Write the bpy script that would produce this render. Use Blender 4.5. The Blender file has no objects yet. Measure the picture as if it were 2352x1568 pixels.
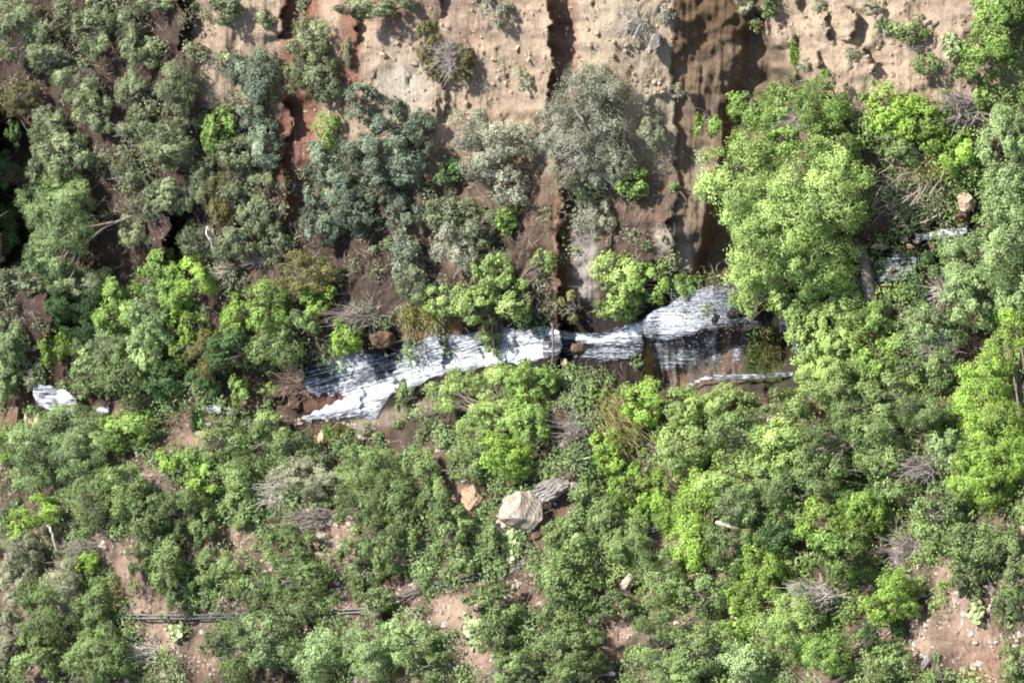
import bpy, bmesh, math, random
import numpy as np
from mathutils import Matrix, Vector

# ----------------------------------------------------------------------------
# The photograph was taken with the camera turned on its side: what is "down" in
# the place runs towards the right of the picture.  The place is built upright
# (world Z is up) and the camera is rolled by 90 degrees.
# Picture positions below are in a 2352 x 1568 frame (x right, y down).
# ----------------------------------------------------------------------------
C = bpy.context.scene.collection
RNG = np.random.default_rng(11)
PITCH = math.radians(15)
SP, CP = math.sin(PITCH), math.cos(PITCH)
AX = np.array([0.0, -SP, -CP])      # picture right
AY = np.array([1.0, 0.0, 0.0])      # picture up
AZ = np.array([0.0, -CP, SP])       # towards the camera
DIST, FRAME_W = 260.0, 60.0
S = FRAME_W / 2352.0                # metres per picture unit at the centre plane
UP = np.array([0.0, 0.0, 1.0])


def at(x, y, w):
    """a point on the sight line through (x, y), w metres nearer than the centre plane"""
    x, y, w = np.broadcast_arrays(np.asarray(x, float), np.asarray(y, float), np.asarray(w, float))
    k = (DIST - w) / DIST * S
    return ((x - 1176) * k)[..., None] * AX + ((784 - y) * k)[..., None] * AY + w[..., None] * AZ


# ---------------------------------------------------------------- noise -----
_t = np.random.default_rng(5)
PERM = _t.permutation(256)
VAL = _t.random(256) * 2 - 1


def vnoise(x, y, seed=0):
    x = np.asarray(x, float); y = np.asarray(y, float)
    xi = np.floor(x).astype(int); yi = np.floor(y).astype(int)
    fx = x - xi; fy = y - yi
    fx = fx * fx * fx * (fx * (fx * 6 - 15) + 10); fy = fy * fy * fy * (fy * (fy * 6 - 15) + 10)

    def g(a, b):
        return VAL[PERM[(PERM[(a + seed * 17) & 255] + b + seed * 31) & 255]]
    a = g(xi, yi) * (1 - fx) + g(xi + 1, yi) * fx
    b = g(xi, yi + 1) * (1 - fx) + g(xi + 1, yi + 1) * fx
    return a * (1 - fy) + b * fy


def fbm(x, y, seed=0, n=4):
    r = 0; a = 1.0
    for i in range(n):
        r = r + a * vnoise(np.asarray(x) * 2 ** i, np.asarray(y) * 2 ** i, seed + i * 3); a *= 0.5
    return r


def sstep(a, b, t):
    t = np.clip((np.asarray(t, float) - a) / (b - a), 0, 1)
    return t * t * (3 - 2 * t)


def band(t, a, b, soft):
    return sstep(a - soft, a + soft, t) * (1 - sstep(b - soft, b + soft, t))


# -------------------------------------------------------------- terrain -----
_l = np.random.default_rng(77)
STX = [-2600, -400, 100, 480, 700, 1000, 1280, 1480, 1700, 1850, 2060, 2200, 2400, 2800, 5000]
STY = [1100, 960, 925, 935, 900, 850, 800, 775, 745, 710, 610, 530, 430, 250, -700]
#          lip x, tilt, y0, y1, height, recess length
LEDGES = [
    (1246, 0.04, -260, 265, 2.3, 75, 14), (1283, 0.02, 385, 850, 1.5, 46, 14),
    (650, 0.0, -260, 85, 1.5, 95, 14), (657, 0.02, 235, 500, 1.3, 75, 20), (757, 0.0, 815, 902, .6, 26, 8), (893, 0.12, 795, 893, .6, 26, 8), (1016, 0.14, 772, 850, .5, 20, 6), (1100, 0.1, 765, 835, .4, 22, 6), (820, 0.1, 880, 955, .5, 22, 8), (1180, 0.1, 755, 830, .4, 22, 6),
    (1020, 0.02, 192, 272, .8, 34, 6),
    (-34, 0.12, 262, 590, 7.0, 120, 40), (385, 0.0, 470, 600, 4.5, 60, 30), (115, 0.0, 655, 770, 4.5, 85, 30), (424, 0.0, -200, 110, 1.8, 46, 14), (1903, 0.05, 30, 104, .7, 26, 10), (1951, 0.08, 20, 88, .8, 28, 10),
    (1996, 0.25, 112, 178, 1.1, 38, 8), (1815, 0.3, -60, 40, .8, 34, 8), (1008, 0.0, -200, 42, 1.0, 34, 8),
    (808, 0.05, 20, 96, .9, 34, 8), (1542, 0.05, 500, 600, 1.1, 40, 10), (1880, 0.2, 120, 170, .7, 34, 8), (1712, 0.6, 0, 60, .7, 30, 8),
    (995, 0.3, 235, 285, .4, 24, 6), (1075, 0.1, 215, 245, .4, 22, 6), 
]


for _i in range(95):                      # short cracks and ledges of the bare banks
    if _i < 62: _x, _y = _l.uniform(740, 1540), _l.uniform(-30, 330)
    else: _x, _y = _l.uniform(1780, 2180), _l.uniform(-20, 200)
    _h = _l.uniform(5, 26)
    LEDGES.append((_x, _l.normal(0, .5), _y - _h, _y + _h, _l.uniform(.06, .30), _l.uniform(7, 20), 5))


def stream_y(x):
    return np.interp(x, STX, STY)


def H0(x, y):
    """large form of the hillside, without small roughness"""
    x = np.asarray(x, float); y = np.asarray(y, float)
    h = 0.5 * (x - 1176) * S
    d = (y - stream_y(x)) * S
    r = np.sqrt(d * d + 1.2) - 1.1
    h = h + np.where(d > 0, 0.36, 0.20) * r
    near = np.exp(-(d / 2.2) ** 2)
    big = fbm(x / 420 + 3.3, y / 420 + 1.2, 1, 2) * 1.5
    h = h + big * (1 - near)
    return h


def recess(x, y):
    """the overhung wall under the big ledge and the alcove behind the fall"""
    x = np.asarray(x, float); y = np.asarray(y, float)
    jit = vnoise(y / 60, 0 * y + 4.5, 23) * 9 + vnoise(y / 20, 0 * y + .5, 21) * 8 + vnoise(y / 7, 0 * y + 2.5, 22) * 3
    xl = 1546 + jit + 0.012 * y
    xr = np.interp(y, [-300, 0, 100, 190, 300, 700], [1660, 1735, 1775, 1840, 1900, 1900])
    m1 = 1 - sstep(600, 680, y)
    a = sstep(0, 5, x - xl) * (1 - sstep(-45, 12, x - xr + fbm(x / 40, y / 40, 27, 2) * 14)) * m1
    j2 = vnoise(y / 18, 0 * y + 7.5, 25) * 4
    t = x - (1476 + j2)
    m2 = band(y + fbm(x / 40, y / 40, 29, 2) * 16, 748, 915, 26)
    b = sstep(0, 5, t) * (1 - sstep(325, 430, t)) * m2
    return a, b


def H(x, y):
    x = np.asarray(x, float); y = np.asarray(y, float)
    h = H0(x, y)
    a, b = recess(x, y)
    blk = band(y + .5 * (x - 1600) + fbm(x / 50, y / 50, 28, 2) * 8, -400, 96, 7)                    # the block left standing at the top
    pocket = sstep(1676, 1716, x + .22 * (y - 200) + fbm(x / 40, y / 40, 35, 2) * 10) * (1 - blk)
    wall = .12 + .40 * np.clip(x - 1546, 0, 150) * S + .25 * (1 - blk) + 1.5 * pocket
    h = h - wall * a - (.7 + .26 * np.clip(x - 1476, 0, 330) * S) * b
    shape = h.shape
    h = h.ravel(); X, Y = np.broadcast_to(x, shape).ravel(), np.broadcast_to(y, shape).ravel()
    for i, (xl, tilt, y0, y1, A, rec, soft) in enumerate(LEDGES):
        k = np.nonzero((Y > y0 - soft) & (Y < y1 + soft) & (np.abs(X - xl) < 420))[0]
        if not len(k): continue
        xx, yy = X[k], Y[k]; o = 0 * yy
        m = band(yy, y0, y1, soft) if soft > 9 else np.clip(1 - ((yy - (y0 + y1) / 2) / ((y1 - y0) / 2 + soft)) ** 2, 0, 1)
        t = xx - (xl + tilt * (yy - y0) + vnoise(yy / 47, o + i, 40 + i) * 9 + vnoise(yy / 17, o + i, 30 + i) * 7 + vnoise(yy / 6, o + i, 50 + i) * 3)
        A = A * np.clip(1 + .55 * vnoise(yy / 33, o + 4.4, 60 + i), .2, 1.6)
        p = np.where(t < 0, 0.38 * np.exp(np.minimum(t, 0) / 90), -0.62 * np.exp(-(np.maximum(t, 0) / rec) ** 2))
        h[k] += A * m * p
    h = h.reshape(shape)
    d = np.abs(y - stream_y(x))
    calm = 1 - np.exp(-(d / 70) ** 2) * band(x, 690, 1480, 30) * .85
    bare = band(x, 720, 1545, 40) * (1 - sstep(330, 420, y))
    h = h + fbm(x / 120, y / 120, 3, 3) * 0.42 * calm * (1 - .45 * bare)
    h = h + fbm(x / 26, y / 26, 7, 3) * 0.13 * calm * (1 - .45 * bare)
    strata = vnoise(x / 7.0 + fbm(x / 90, y / 90, 13, 2) * .6, y / 95, 9) + .6 * vnoise(x / 19, y / 160, 10)
    rocky = np.clip(np.maximum(a, b) + .5 * band(y, 770, 960, 20) * band(x, 690, 1480, 20), 0, 1)
    h = h + strata * (0.05 - .03 * bare + 0.10 * rocky - .07 * a)
    # dirt rills on the bare banks run down the fall line
    bare = band(x, 720, 1560, 60) * (1 - sstep(330, 420, y)) + band(x, 1780, 2250, 40) * (1 - sstep(190, 270, y))
    h = h + fbm(x / 80, y / 40 + x / 90, 15, 2) * 0.07 * bare
    return h


def mix(c, col, m):
    return c * (1 - m[..., None]) + np.array(col) * m[..., None]


BARE_SPOTS = [(300, 1300, 50, 60), (330, 1395, 70, 40), (360, 1470, 60, 60), (480, 1500, 30, 60), (1030, 1400, 60, 45), (1090, 1500, 50, 80), (1060, 1140, 34, 50), (960, 1230, 30, 36), (1430, 1440, 36, 36), (1400, 1490, 30, 40),
              (2180, 1320, 36, 60), (2220, 1440, 60, 90), (2280, 1520, 60, 70), (2110, 1480, 40, 80), (740, 1210, 60, 46), (790, 1260, 40, 40), (460, 1010, 60, 22), (740, 1000, 60, 26), (560, 1240, 40, 50), (2110, 190, 80, 50), (2240, 180, 60, 60), (790, 1400, 60, 20), (1780, 1010, 30, 20)]


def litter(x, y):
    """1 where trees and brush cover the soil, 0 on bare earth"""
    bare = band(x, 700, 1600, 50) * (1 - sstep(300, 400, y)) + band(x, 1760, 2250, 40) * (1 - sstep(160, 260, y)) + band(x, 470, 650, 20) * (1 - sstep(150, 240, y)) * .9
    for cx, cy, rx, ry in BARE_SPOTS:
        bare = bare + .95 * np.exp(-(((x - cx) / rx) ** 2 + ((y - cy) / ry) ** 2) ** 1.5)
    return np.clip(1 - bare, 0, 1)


def ground_colour(x, y):
    n1 = fbm(x / 170, y / 170, 61, 3); n2 = fbm(x / 45, y / 60, 65, 3)
    c = np.zeros(x.shape + (3,)) + np.array([.30, .205, .15])
    low = sstep(960, 1080, y)
    c = mix(c, [.36, .26, .20], low)
    c = mix(c, [.24, .15, .105], low * np.clip(.2 + n1, 0, .8))
    c = mix(c, [.052, .041, .031], np.clip(.80 + .5 * n2, 0, .92) * np.clip(litter(x, y) * 1.2, 0, 1))   # leaf litter, darkened further for the shade between crowns
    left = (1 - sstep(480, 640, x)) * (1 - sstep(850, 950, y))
    c = mix(c, [.075, .052, .042], left * .9)  # brown soil of the left slope, darkened to deepen its shade
    tan = band(x, 720, 1560, 40) * (1 - sstep(330, 430, y)) + band(x, 1760, 2400, 40) * (1 - sstep(180, 300, y)) + band(x, 460, 650, 30) * (1 - sstep(180, 280, y))
    tan = np.clip(tan, 0, 1)
    c = mix(c, [.405, .32, .235], tan)
    c = mix(c, [.29, .22, .16], tan * np.clip(n2 * 1.2, 0, .55))
    c = mix(c, [.37, .33, .245], tan * band(x, 1290, 1560, 30) * np.clip(.5 + .5 * n1, 0, 1))
    c = mix(c, [.37, .355, .30], np.exp(-((x - 925) / 75) ** 2 - ((y - 200) / 65) ** 2) * .9)
    c = mix(c, [.40, .27, .21], tan * sstep(.05, .55, n1) * .6 * (x < 1300))
    red = band(x, 645, 735, 12) * (1 - sstep(480, 520, y)) + np.exp(-((x - 905) / 60) ** 2 - ((y - 25) / 45) ** 2) + band(x, 780, 830, 10) * band(y, 20, 260, 20)
    red = np.clip(red, 0, 1)
    c = mix(c, [.21, .105, .075], red * .9)
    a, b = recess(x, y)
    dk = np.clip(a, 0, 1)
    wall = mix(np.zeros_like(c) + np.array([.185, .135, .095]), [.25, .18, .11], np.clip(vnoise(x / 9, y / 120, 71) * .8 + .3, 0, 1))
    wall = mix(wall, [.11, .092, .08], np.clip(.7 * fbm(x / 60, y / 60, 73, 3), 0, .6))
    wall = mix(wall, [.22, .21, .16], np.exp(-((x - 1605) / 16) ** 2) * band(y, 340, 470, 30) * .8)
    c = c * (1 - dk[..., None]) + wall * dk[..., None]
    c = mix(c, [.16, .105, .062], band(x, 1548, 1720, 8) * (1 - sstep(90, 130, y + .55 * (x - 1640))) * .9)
    led = band(x, 1268, 1325, 6) * (1 - sstep(230, 280, y))
    c = mix(c, [.33, .20, .15], led * .9)
    c = mix(c, [.25, .155, .10], band(x, 1270, 1312, 6) * band(y, 380, 850, 20))
    c = mix(c, [.33, .30, .27], band(x, 1314, 1372, 8) * band(y, 470, 690, 20) * .9)
    c = mix(c, [.50, .42, .34], band(x, 1500, 1585, 12) * band(y, 520, 615, 14) * .9)
    c = mix(c, [.06, .045, .038], .85 * np.clip(band(x, 620, 1010, 40) * band(y, 540, 790, 30) + band(x, 1290, 1500, 20) * band(y, 820, 1060, 30) + band(x, 1040, 1560, 30) * band(y, 560, 760, 30) * .6 * (x > 1380), 0, 1))  # shade under trees and below the chute, painted into the soil colour
    # wet rock in the stream
    d = y - stream_y(x)
    wet = np.exp(-(d / 85) ** 2) * sstep(620, 700, x)
    c = mix(c, [.024, .019, .017], np.clip(wet * 1.4, 0, 1))
    ow = b * np.clip(vnoise(x / 10, y / 70, 81) * 1.3 + .15 * n2 - .12, 0, 1)
    c = mix(c, [.19, .155, .13], band(x, 1476, 1720, 6) * band(y, 745, 900, 10) * np.clip(.55 + .6 * vnoise(x / 6, y / 110, 83), 0, 1))
    c = mix(c, [.24, .145, .06], np.clip(ow * .9, 0, 1) * (1 - sstep(1650, 1700, x)))
    c = mix(c, [.34, .20, .075], band(x, 1478, 1500, 4) * band(y, 770, 890, 14) * .85)
    c = mix(c, [.30, .17, .10], band(x, 1668, 1706, 5) * band(y, 748, 845, 8) * .9)
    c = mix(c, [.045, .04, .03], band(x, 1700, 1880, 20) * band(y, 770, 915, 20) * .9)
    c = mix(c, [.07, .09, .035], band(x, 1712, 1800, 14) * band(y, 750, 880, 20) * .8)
    c = mix(c, [.17, .095, .065], band(x, 696, 800, 8) * band(y, 898, 945, 8) * .7)
    c = mix(c, [.33, .27, .21], band(x, 800, 1010, 20) * band(y + .31 * (x - 900), 938, 975, 8) * .6)
    c = mix(c, [.35, .22, .10], band(x, 925, 1060, 10) * band(y + .12 * (x - 980), 735, 775, 6) * .8)
    dark = np.clip(-n2, 0, 1)[..., None] * .28
    return np.clip(c * (1 - dark) * np.array([.86, .86, .87]), .012, .8)


# ------------------------------------------------------------ mesh tools ----
def mesh_np(name, verts, quads, mat, tint=None, uv=None, smooth=False):
    verts = np.asarray(verts, np.float32).reshape(-1, 3)
    quads = np.asarray(quads, np.int32)
    k = quads.shape[1]
    me = bpy.data.meshes.new(name)
    me.vertices.add(len(verts)); me.vertices.foreach_set('co', verts.ravel())
    me.loops.add(quads.size); me.loops.foreach_set('vertex_index', quads.ravel())
    me.polygons.add(len(quads))
    me.polygons.foreach_set('loop_start', np.arange(0, quads.size, k, dtype=np.int32))
    me.polygons.foreach_set('loop_total', np.full(len(quads), k, np.int32))
    me.polygons.foreach_set('use_smooth', np.full(len(quads), smooth))
    if tint is not None:
        a = me.attributes.new('tint', 'FLOAT', 'FACE'); a.data.foreach_set('value', np.asarray(tint, np.float32))
    me.update(); me.validate()
    me.materials.append(mat)
    return me


def link(name, me, parent=None):
    o = bpy.data.objects.new(name, me); C.objects.link(o)
    if parent is not None:
        o.parent = parent
    return o


def tag(o, label=None, cat=None, group=None, kind=None):
    if label: o['label'] = label
    if cat: o['category'] = cat
    if group: o['group'] = group
    if kind: o['kind'] = kind
    return o


def empty(name, loc):
    o = bpy.data.objects.new(name, None); C.objects.link(o); o.location = Vector([float(v) for v in loc]); o.empty_display_size = .3
    return o


def tubes(lines, radii, sides=5):
    """lines (n,k,3), radii (n,k) -> verts, quads"""
    L = np.asarray(lines, float); R = np.asarray(radii, float)
    n, k, _ = L.shape
    T = np.gradient(L, axis=1); T /= np.linalg.norm(T, axis=2, keepdims=True) + 1e-9
    ref = np.where(np.abs(T[..., 2:3]) > .9, np.array([1.0, 0, 0]), UP)
    A = np.cross(T, ref); A /= np.linalg.norm(A, axis=2, keepdims=True) + 1e-9
    B = np.cross(T, A)
    an = np.arange(sides) / sides * 2 * np.pi
    V = L[:, :, None] + R[:, :, None, None] * (np.cos(an)[None, None, :, None] * A[:, :, None] + np.sin(an)[None, None, :, None] * B[:, :, None])
    idx = np.arange(n * k * sides).reshape(n, k, sides)
    a = idx[:, :-1]; b = idx[:, 1:]
    q = np.stack([a, np.roll(a, -1, 2), np.roll(b, -1, 2), b], -1).reshape(-1, 4)
    return V.reshape(-1, 3), q


class MB:
    def __init__(self): self.v = []; self.q = []; self.n = 0

    def add(self, v, q):
        self.v.append(v); self.q.append(np.asarray(q) + self.n); self.n += len(v)

    def mesh(self, name, mat, smooth=False):
        return mesh_np(name, np.concatenate(self.v), np.concatenate(self.q), mat, smooth=smooth)


def unit(v):
    return v / (np.linalg.norm(v, axis=-1, keepdims=True) + 1e-9)


# ------------------------------------------------------------- materials ----
def new_mat(name):
    m = bpy.data.materials.new(name); m.use_nodes = True
    nt = m.node_tree; nt.nodes.clear()
    out = nt.nodes.new('ShaderNodeOutputMaterial')
    return m, nt, nt.nodes, nt.links, out


def ramp(N, stops):
    r = N.new('ShaderNodeValToRGB')
    while len(r.color_ramp.elements) < len(stops): r.color_ramp.elements.new(.5)
    for e, (p, c) in zip(r.color_ramp.elements, stops):
        e.position = p; e.color = (*c, 1) if len(c) == 3 else c
    return r


def leaf_mat(name, ca, cb, transl=.30):
    ca = tuple(v * 1.6 for v in ca); cb = tuple(min(.6, v * 1.65) for v in cb)
    m, nt, N, L, out = new_mat(name)
    at_ = N.new('ShaderNodeAttribute'); at_.attribute_name = 'tint'
    oi = N.new('ShaderNodeObjectInfo')
    mr = N.new('ShaderNodeMapRange'); mr.inputs[3].default_value = -.16; mr.inputs[4].default_value = .16
    L.new(oi.outputs['Random'], mr.inputs[0])
    ad = N.new('ShaderNodeMath'); ad.operation = 'ADD'; ad.use_clamp = True
    L.new(at_.outputs['Fac'], ad.inputs[0]); L.new(mr.outputs[0], ad.inputs[1])
    dry = tuple(.5 * a + .5 * b for a, b in zip(ca, (.16, .13, .08)))
    r = ramp(N, [(0, dry), (.12, ca), (.85, cb), (1, tuple(min(1, v * 1.3) for v in cb))])
    L.new(ad.outputs[0], r.inputs[0])
    p = N.new('ShaderNodeBsdfPrincipled'); p.inputs['Roughness'].default_value = .55
    p.inputs['Specular IOR Level'].default_value = .35
    L.new(r.outputs[0], p.inputs['Base Color'])
    t = N.new('ShaderNodeBsdfTranslucent')
    hs = N.new('ShaderNodeMix'); hs.data_type = 'RGBA'; hs.blend_type = 'MULTIPLY'; hs.inputs[0].default_value = 1
    hs.inputs[7].default_value = (1.15, 1.2, .6, 1)
    L.new(r.outputs[0], hs.inputs[6]); L.new(hs.outputs[2], t.inputs[0])
    mx = N.new('ShaderNodeMixShader'); mx.inputs[0].default_value = transl
    L.new(p.outputs[0], mx.inputs[1]); L.new(t.outputs[0], mx.inputs[2]); L.new(mx.outputs[0], out.inputs[0])
    return m


def wood_mat(name, ca, cb):
    m, nt, N, L, out = new_mat(name)
    tc = N.new('ShaderNodeTexCoord'); n = N.new('ShaderNodeTexNoise'); n.inputs['Scale'].default_value = 5
    n.inputs['Detail'].default_value = 5
    L.new(tc.outputs['Object'], n.inputs['Vector'])
    r = ramp(N, [(.3, ca), (.7, cb)]); L.new(n.outputs[0], r.inputs[0])
    p = N.new('ShaderNodeBsdfPrincipled'); p.inputs['Roughness'].default_value = .85; p.inputs['Specular IOR Level'].default_value = .2
    L.new(r.outputs[0], p.inputs['Base Color']); L.new(p.outputs[0], out.inputs[0])
    return m


def rock_mat(name, ca, cb, cc, band_scale=3.0, bump=.5):
    m, nt, N, L, out = new_mat(name)
    tc = N.new('ShaderNodeTexCoord')
    mp = N.new('ShaderNodeMapping'); mp.inputs['Scale'].default_value = (.6, .6, band_scale); mp.inputs['Rotation'].default_value = (.25, .1, 0)
    L.new(tc.outputs['Object'], mp.inputs[0])
    n1 = N.new('ShaderNodeTexNoise'); n1.inputs['Scale'].default_value = 2.2; n1.inputs['Detail'].default_value = 8; n1.inputs['Roughness'].default_value = .68
    L.new(mp.outputs[0], n1.inputs['Vector'])
    n2 = N.new('ShaderNodeTexNoise'); n2.inputs['Scale'].default_value = 9; n2.inputs['Detail'].default_value = 6
    L.new(tc.outputs['Object'], n2.inputs['Vector'])
    r = ramp(N, [(.32, ca), (.5, cb), (.68, cc)]); L.new(n1.outputs[0], r.inputs[0])
    mm = N.new('ShaderNodeMix'); mm.data_type = 'RGBA'; mm.blend_type = 'MULTIPLY'; mm.inputs[0].default_value = .7
    r2 = ramp(N, [(.35, (.55, .53, .5)), (.65, (1.15, 1.12, 1.1))]); L.new(n2.outputs[0], r2.inputs[0])
    L.new(r.outputs[0], mm.inputs[6]); L.new(r2.outputs[0], mm.inputs[7])
    b = N.new('ShaderNodeBump'); b.inputs['Strength'].default_value = bump; b.inputs['Distance'].default_value = .12
    L.new(n1.outputs[0], b.inputs['Height'])
    p = N.new('ShaderNodeBsdfPrincipled'); p.inputs['Roughness'].default_value = .9; p.inputs['Specular IOR Level'].default_value = .15
    L.new(mm.outputs[2], p.inputs['Base Color']); L.new(b.outputs[0], p.inputs['Normal']); L.new(p.outputs[0], out.inputs[0])
    return m


def ground_mat():
    m, nt, N, L, out = new_mat('hillside')
    a = N.new('ShaderNodeAttribute'); a.attribute_name = 'soil'
    tc = N.new('ShaderNodeTexCoord')
    n1 = N.new('ShaderNodeTexNoise'); n1.inputs['Scale'].default_value = 3.4; n1.inputs['Detail'].default_value = 9; n1.inputs['Roughness'].default_value = .78
    L.new(tc.outputs['Object'], n1.inputs['Vector'])
    r1 = ramp(N, [(.3, (.55, .52, .5)), (.5, (.98, .98, .98)), (.72, (1.32, 1.3, 1.27))]); L.new(n1.outputs[0], r1.inputs[0])
    mp = N.new('ShaderNodeMapping'); mp.inputs['Scale'].default_value = (.12, .5, 5.0)      # level beds of rock
    L.new(tc.outputs['Object'], mp.inputs[0])
    n2 = N.new('ShaderNodeTexNoise'); n2.inputs['Scale'].default_value = 1.2; n2.inputs['Detail'].default_value = 6
    L.new(mp.outputs[0], n2.inputs['Vector'])
    r2 = ramp(N, [(.3, (.80, .78, .76)), (.6, (1.08, 1.07, 1.06))]); L.new(n2.outputs[0], r2.inputs[0])
    v = N.new('ShaderNodeTexVoronoi'); v.inputs['Scale'].default_value = 5.5
    L.new(tc.outputs['Object'], v.inputs['Vector'])
    r3 = ramp(N, [(.0, (1.25, 1.23, 1.2)), (.25, (1, 1, 1)), (1, (.86, .85, .84))]); L.new(v.outputs['Distance'], r3.inputs[0])

    def mul(x, y, f):
        k = N.new('ShaderNodeMix'); k.data_type = 'RGBA'; k.blend_type = 'MULTIPLY'; k.inputs[0].default_value = f
        L.new(x, k.inputs[6]); L.new(y, k.inputs[7]); return k.outputs[2]
    c = mul(mul(mul(a.outputs['Color'], r1.outputs[0], .95), r2.outputs[0], .3), r3.outputs[0], .75)
    b = N.new('ShaderNodeBump'); b.inputs['Strength'].default_value = .85; b.inputs['Distance'].default_value = .14
    ad = N.new('ShaderNodeMath'); ad.operation = 'ADD'; L.new(n1.outputs[0], ad.inputs[0]); L.new(n2.outputs[0], ad.inputs[1])
    L.new(ad.outputs[0], b.inputs['Height'])
    p = N.new('ShaderNodeBsdfPrincipled'); p.inputs['Roughness'].default_value = .9; p.inputs['Specular IOR Level'].default_value = .15
    L.new(c, p.inputs['Base Color']); L.new(b.outputs[0], p.inputs['Normal']); L.new(p.outputs[0], out.inputs[0])
    return m


def water_mat(name='white_water', f1=(.5, 8.0), f2=(3.2, 10.0), gain=1.8, lo=.0, hi=.46):
    m, nt, N, L, out = new_mat(name)
    uv = N.new('ShaderNodeUVMap'); uv.uv_map = 'flow'
    den = N.new('ShaderNodeAttribute'); den.attribute_name = 'foam'

    def noise(scale, sx, sy, det):
        mp = N.new('ShaderNodeMapping'); mp.inputs['Scale'].default_value = (sx, sy, 1); L.new(uv.outputs[0], mp.inputs[0])
        n = N.new('ShaderNodeTexNoise'); n.inputs['Scale'].default_value = scale; n.inputs['Detail'].default_value = det; n.inputs['Roughness'].default_value = .7
        n.inputs['Distortion'].default_value = .4
        L.new(mp.outputs[0], n.inputs['Vector']); return n.outputs[0]
    n1 = noise(1.0, *f1, 5); n2 = noise(1.0, *f2, 5)
    a1 = N.new('ShaderNodeMath'); a1.operation = 'ADD'; L.new(n1, a1.inputs[0]); L.new(n2, a1.inputs[1])
    a2 = N.new('ShaderNodeMath'); a2.operation = 'MULTIPLY_ADD'; L.new(a1.outputs[0], a2.inputs[0]); a2.inputs[1].default_value = gain; a2.inputs[2].default_value = -gain
    a3 = N.new('ShaderNodeMath'); a3.operation = 'ADD'; L.new(a2.outputs[0], a3.inputs[0]); L.new(den.outputs['Fac'], a3.inputs[1])
    r = ramp(N, [(.18, (.022, .025, .03)), (.38, (.07, .078, .095)), (.60, (.20, .215, .25)), (.80, (.40, .42, .46)), (1.0, (.72, .74, .78))]); L.new(a3.outputs[0], r.inputs[0])
    ro = N.new('ShaderNodeMapRange'); ro.inputs[1].default_value = .2; ro.inputs[2].default_value = .7; ro.inputs[3].default_value = .18; ro.inputs[4].default_value = .75
    L.new(a3.outputs[0], ro.inputs[0])
    b = N.new('ShaderNodeBump'); b.inputs['Strength'].default_value = .7; b.inputs['Distance'].default_value = .15; L.new(a1.outputs[0], b.inputs['Height'])
    p = N.new('ShaderNodeBsdfPrincipled'); p.inputs['IOR'].default_value = 1.33
    L.new(r.outputs[0], p.inputs['Base Color']); L.new(ro.outputs[0], p.inputs['Roughness']); L.new(b.outputs[0], p.inputs['Normal'])
    # the thinnest of the sheet lets the wet rock show
    tr = N.new('ShaderNodeBsdfTransparent')
    r2 = ramp(N, [(lo, (0, 0, 0)), (hi, (1, 1, 1))]); L.new(a3.outputs[0], r2.inputs[0])
    mx = N.new('ShaderNodeMixShader'); L.new(r2.outputs[0], mx.inputs[0]); L.new(tr.outputs[0], mx.inputs[1]); L.new(p.outputs[0], mx.inputs[2])
    L.new(mx.outputs[0], out.inputs[0])
    return m


def plain(name, col, rough=.5, spec=.4):
    m, nt, N, L, out = new_mat(name)
    tc = N.new('ShaderNodeTexCoord'); n = N.new('ShaderNodeTexNoise'); n.inputs['Scale'].default_value = 3; n.inputs['Detail'].default_value = 5
    L.new(tc.outputs['Object'], n.inputs['Vector'])
    r = ramp(N, [(.3, tuple(v * .7 for v in col)), (.7, tuple(v * 1.25 for v in col))]); L.new(n.outputs[0], r.inputs[0])
    p = N.new('ShaderNodeBsdfPrincipled'); p.inputs['Roughness'].default_value = rough; p.inputs['Specular IOR Level'].default_value = spec
    L.new(r.outputs[0], p.inputs['Base Color']); L.new(p.outputs[0], out.inputs[0])
    return m


M_GROUND = ground_mat()
M_WATER = water_mat()
M_VEIL = water_mat('falling_veil', (.55, 9.0), (4.5, 10.0), 1.45, .12, .62)
M_TWIG = wood_mat('grey_twigs', (.20, .17, .15), (.40, .36, .33))
M_BARK = wood_mat('bark', (.10, .08, .065), (.22, .185, .155))
M_BARK2 = wood_mat('grey_bark', (.055, .046, .04), (.19, .165, .15))
M_PALE = wood_mat('bleached_wood', (.38, .34, .29), (.66, .61, .54))
M_DRIFT = wood_mat('driftwood', (.24, .19, .15), (.50, .43, .36))
M_BROWNTWIG = wood_mat('brown_twigs', (.19, .13, .10), (.36, .27, .22))
M_ROCKTAN = rock_mat('tan_sandstone', (.26, .19, .14), (.44, .34, .25), (.52, .42, .32))
M_ROCKPALE = rock_mat('pale_limestone', (.17, .14, .115), (.36, .315, .265), (.50, .455, .40), 4.0, .9)
M_ROCKRUST = rock_mat('rusty_sandstone', (.24, .14, .09), (.36, .24, .17), (.42, .31, .23))
M_CHIP = rock_mat('stone_chips', (.28, .22, .18), (.48, .41, .36), (.62, .56, .50))
M_ROCKGREY = rock_mat('grey_rock', (.13, .12, .12), (.24, .22, .21), (.32, .30, .28))
M_ROCKBROWN = rock_mat('brown_wet_rock', (.06, .045, .04), (.13, .085, .06), (.22, .14, .09))
M_PIPE = plain('black_pipe', (.05, .055, .06), .35, .5)
M_DROP = plain('water_drops', (.8, .82, .86), .15, .6)
M_PEAR = leaf_mat('cactus_pads', (.10, .13, .055), (.30, .34, .17), .05)
M_YUCCA = leaf_mat('yucca_blades', (.05, .08, .035), (.16, .20, .10), .1)
M_STRAW = leaf_mat('straw_grass', (.17, .15, .06), (.40, .34, .17), .25)


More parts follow.
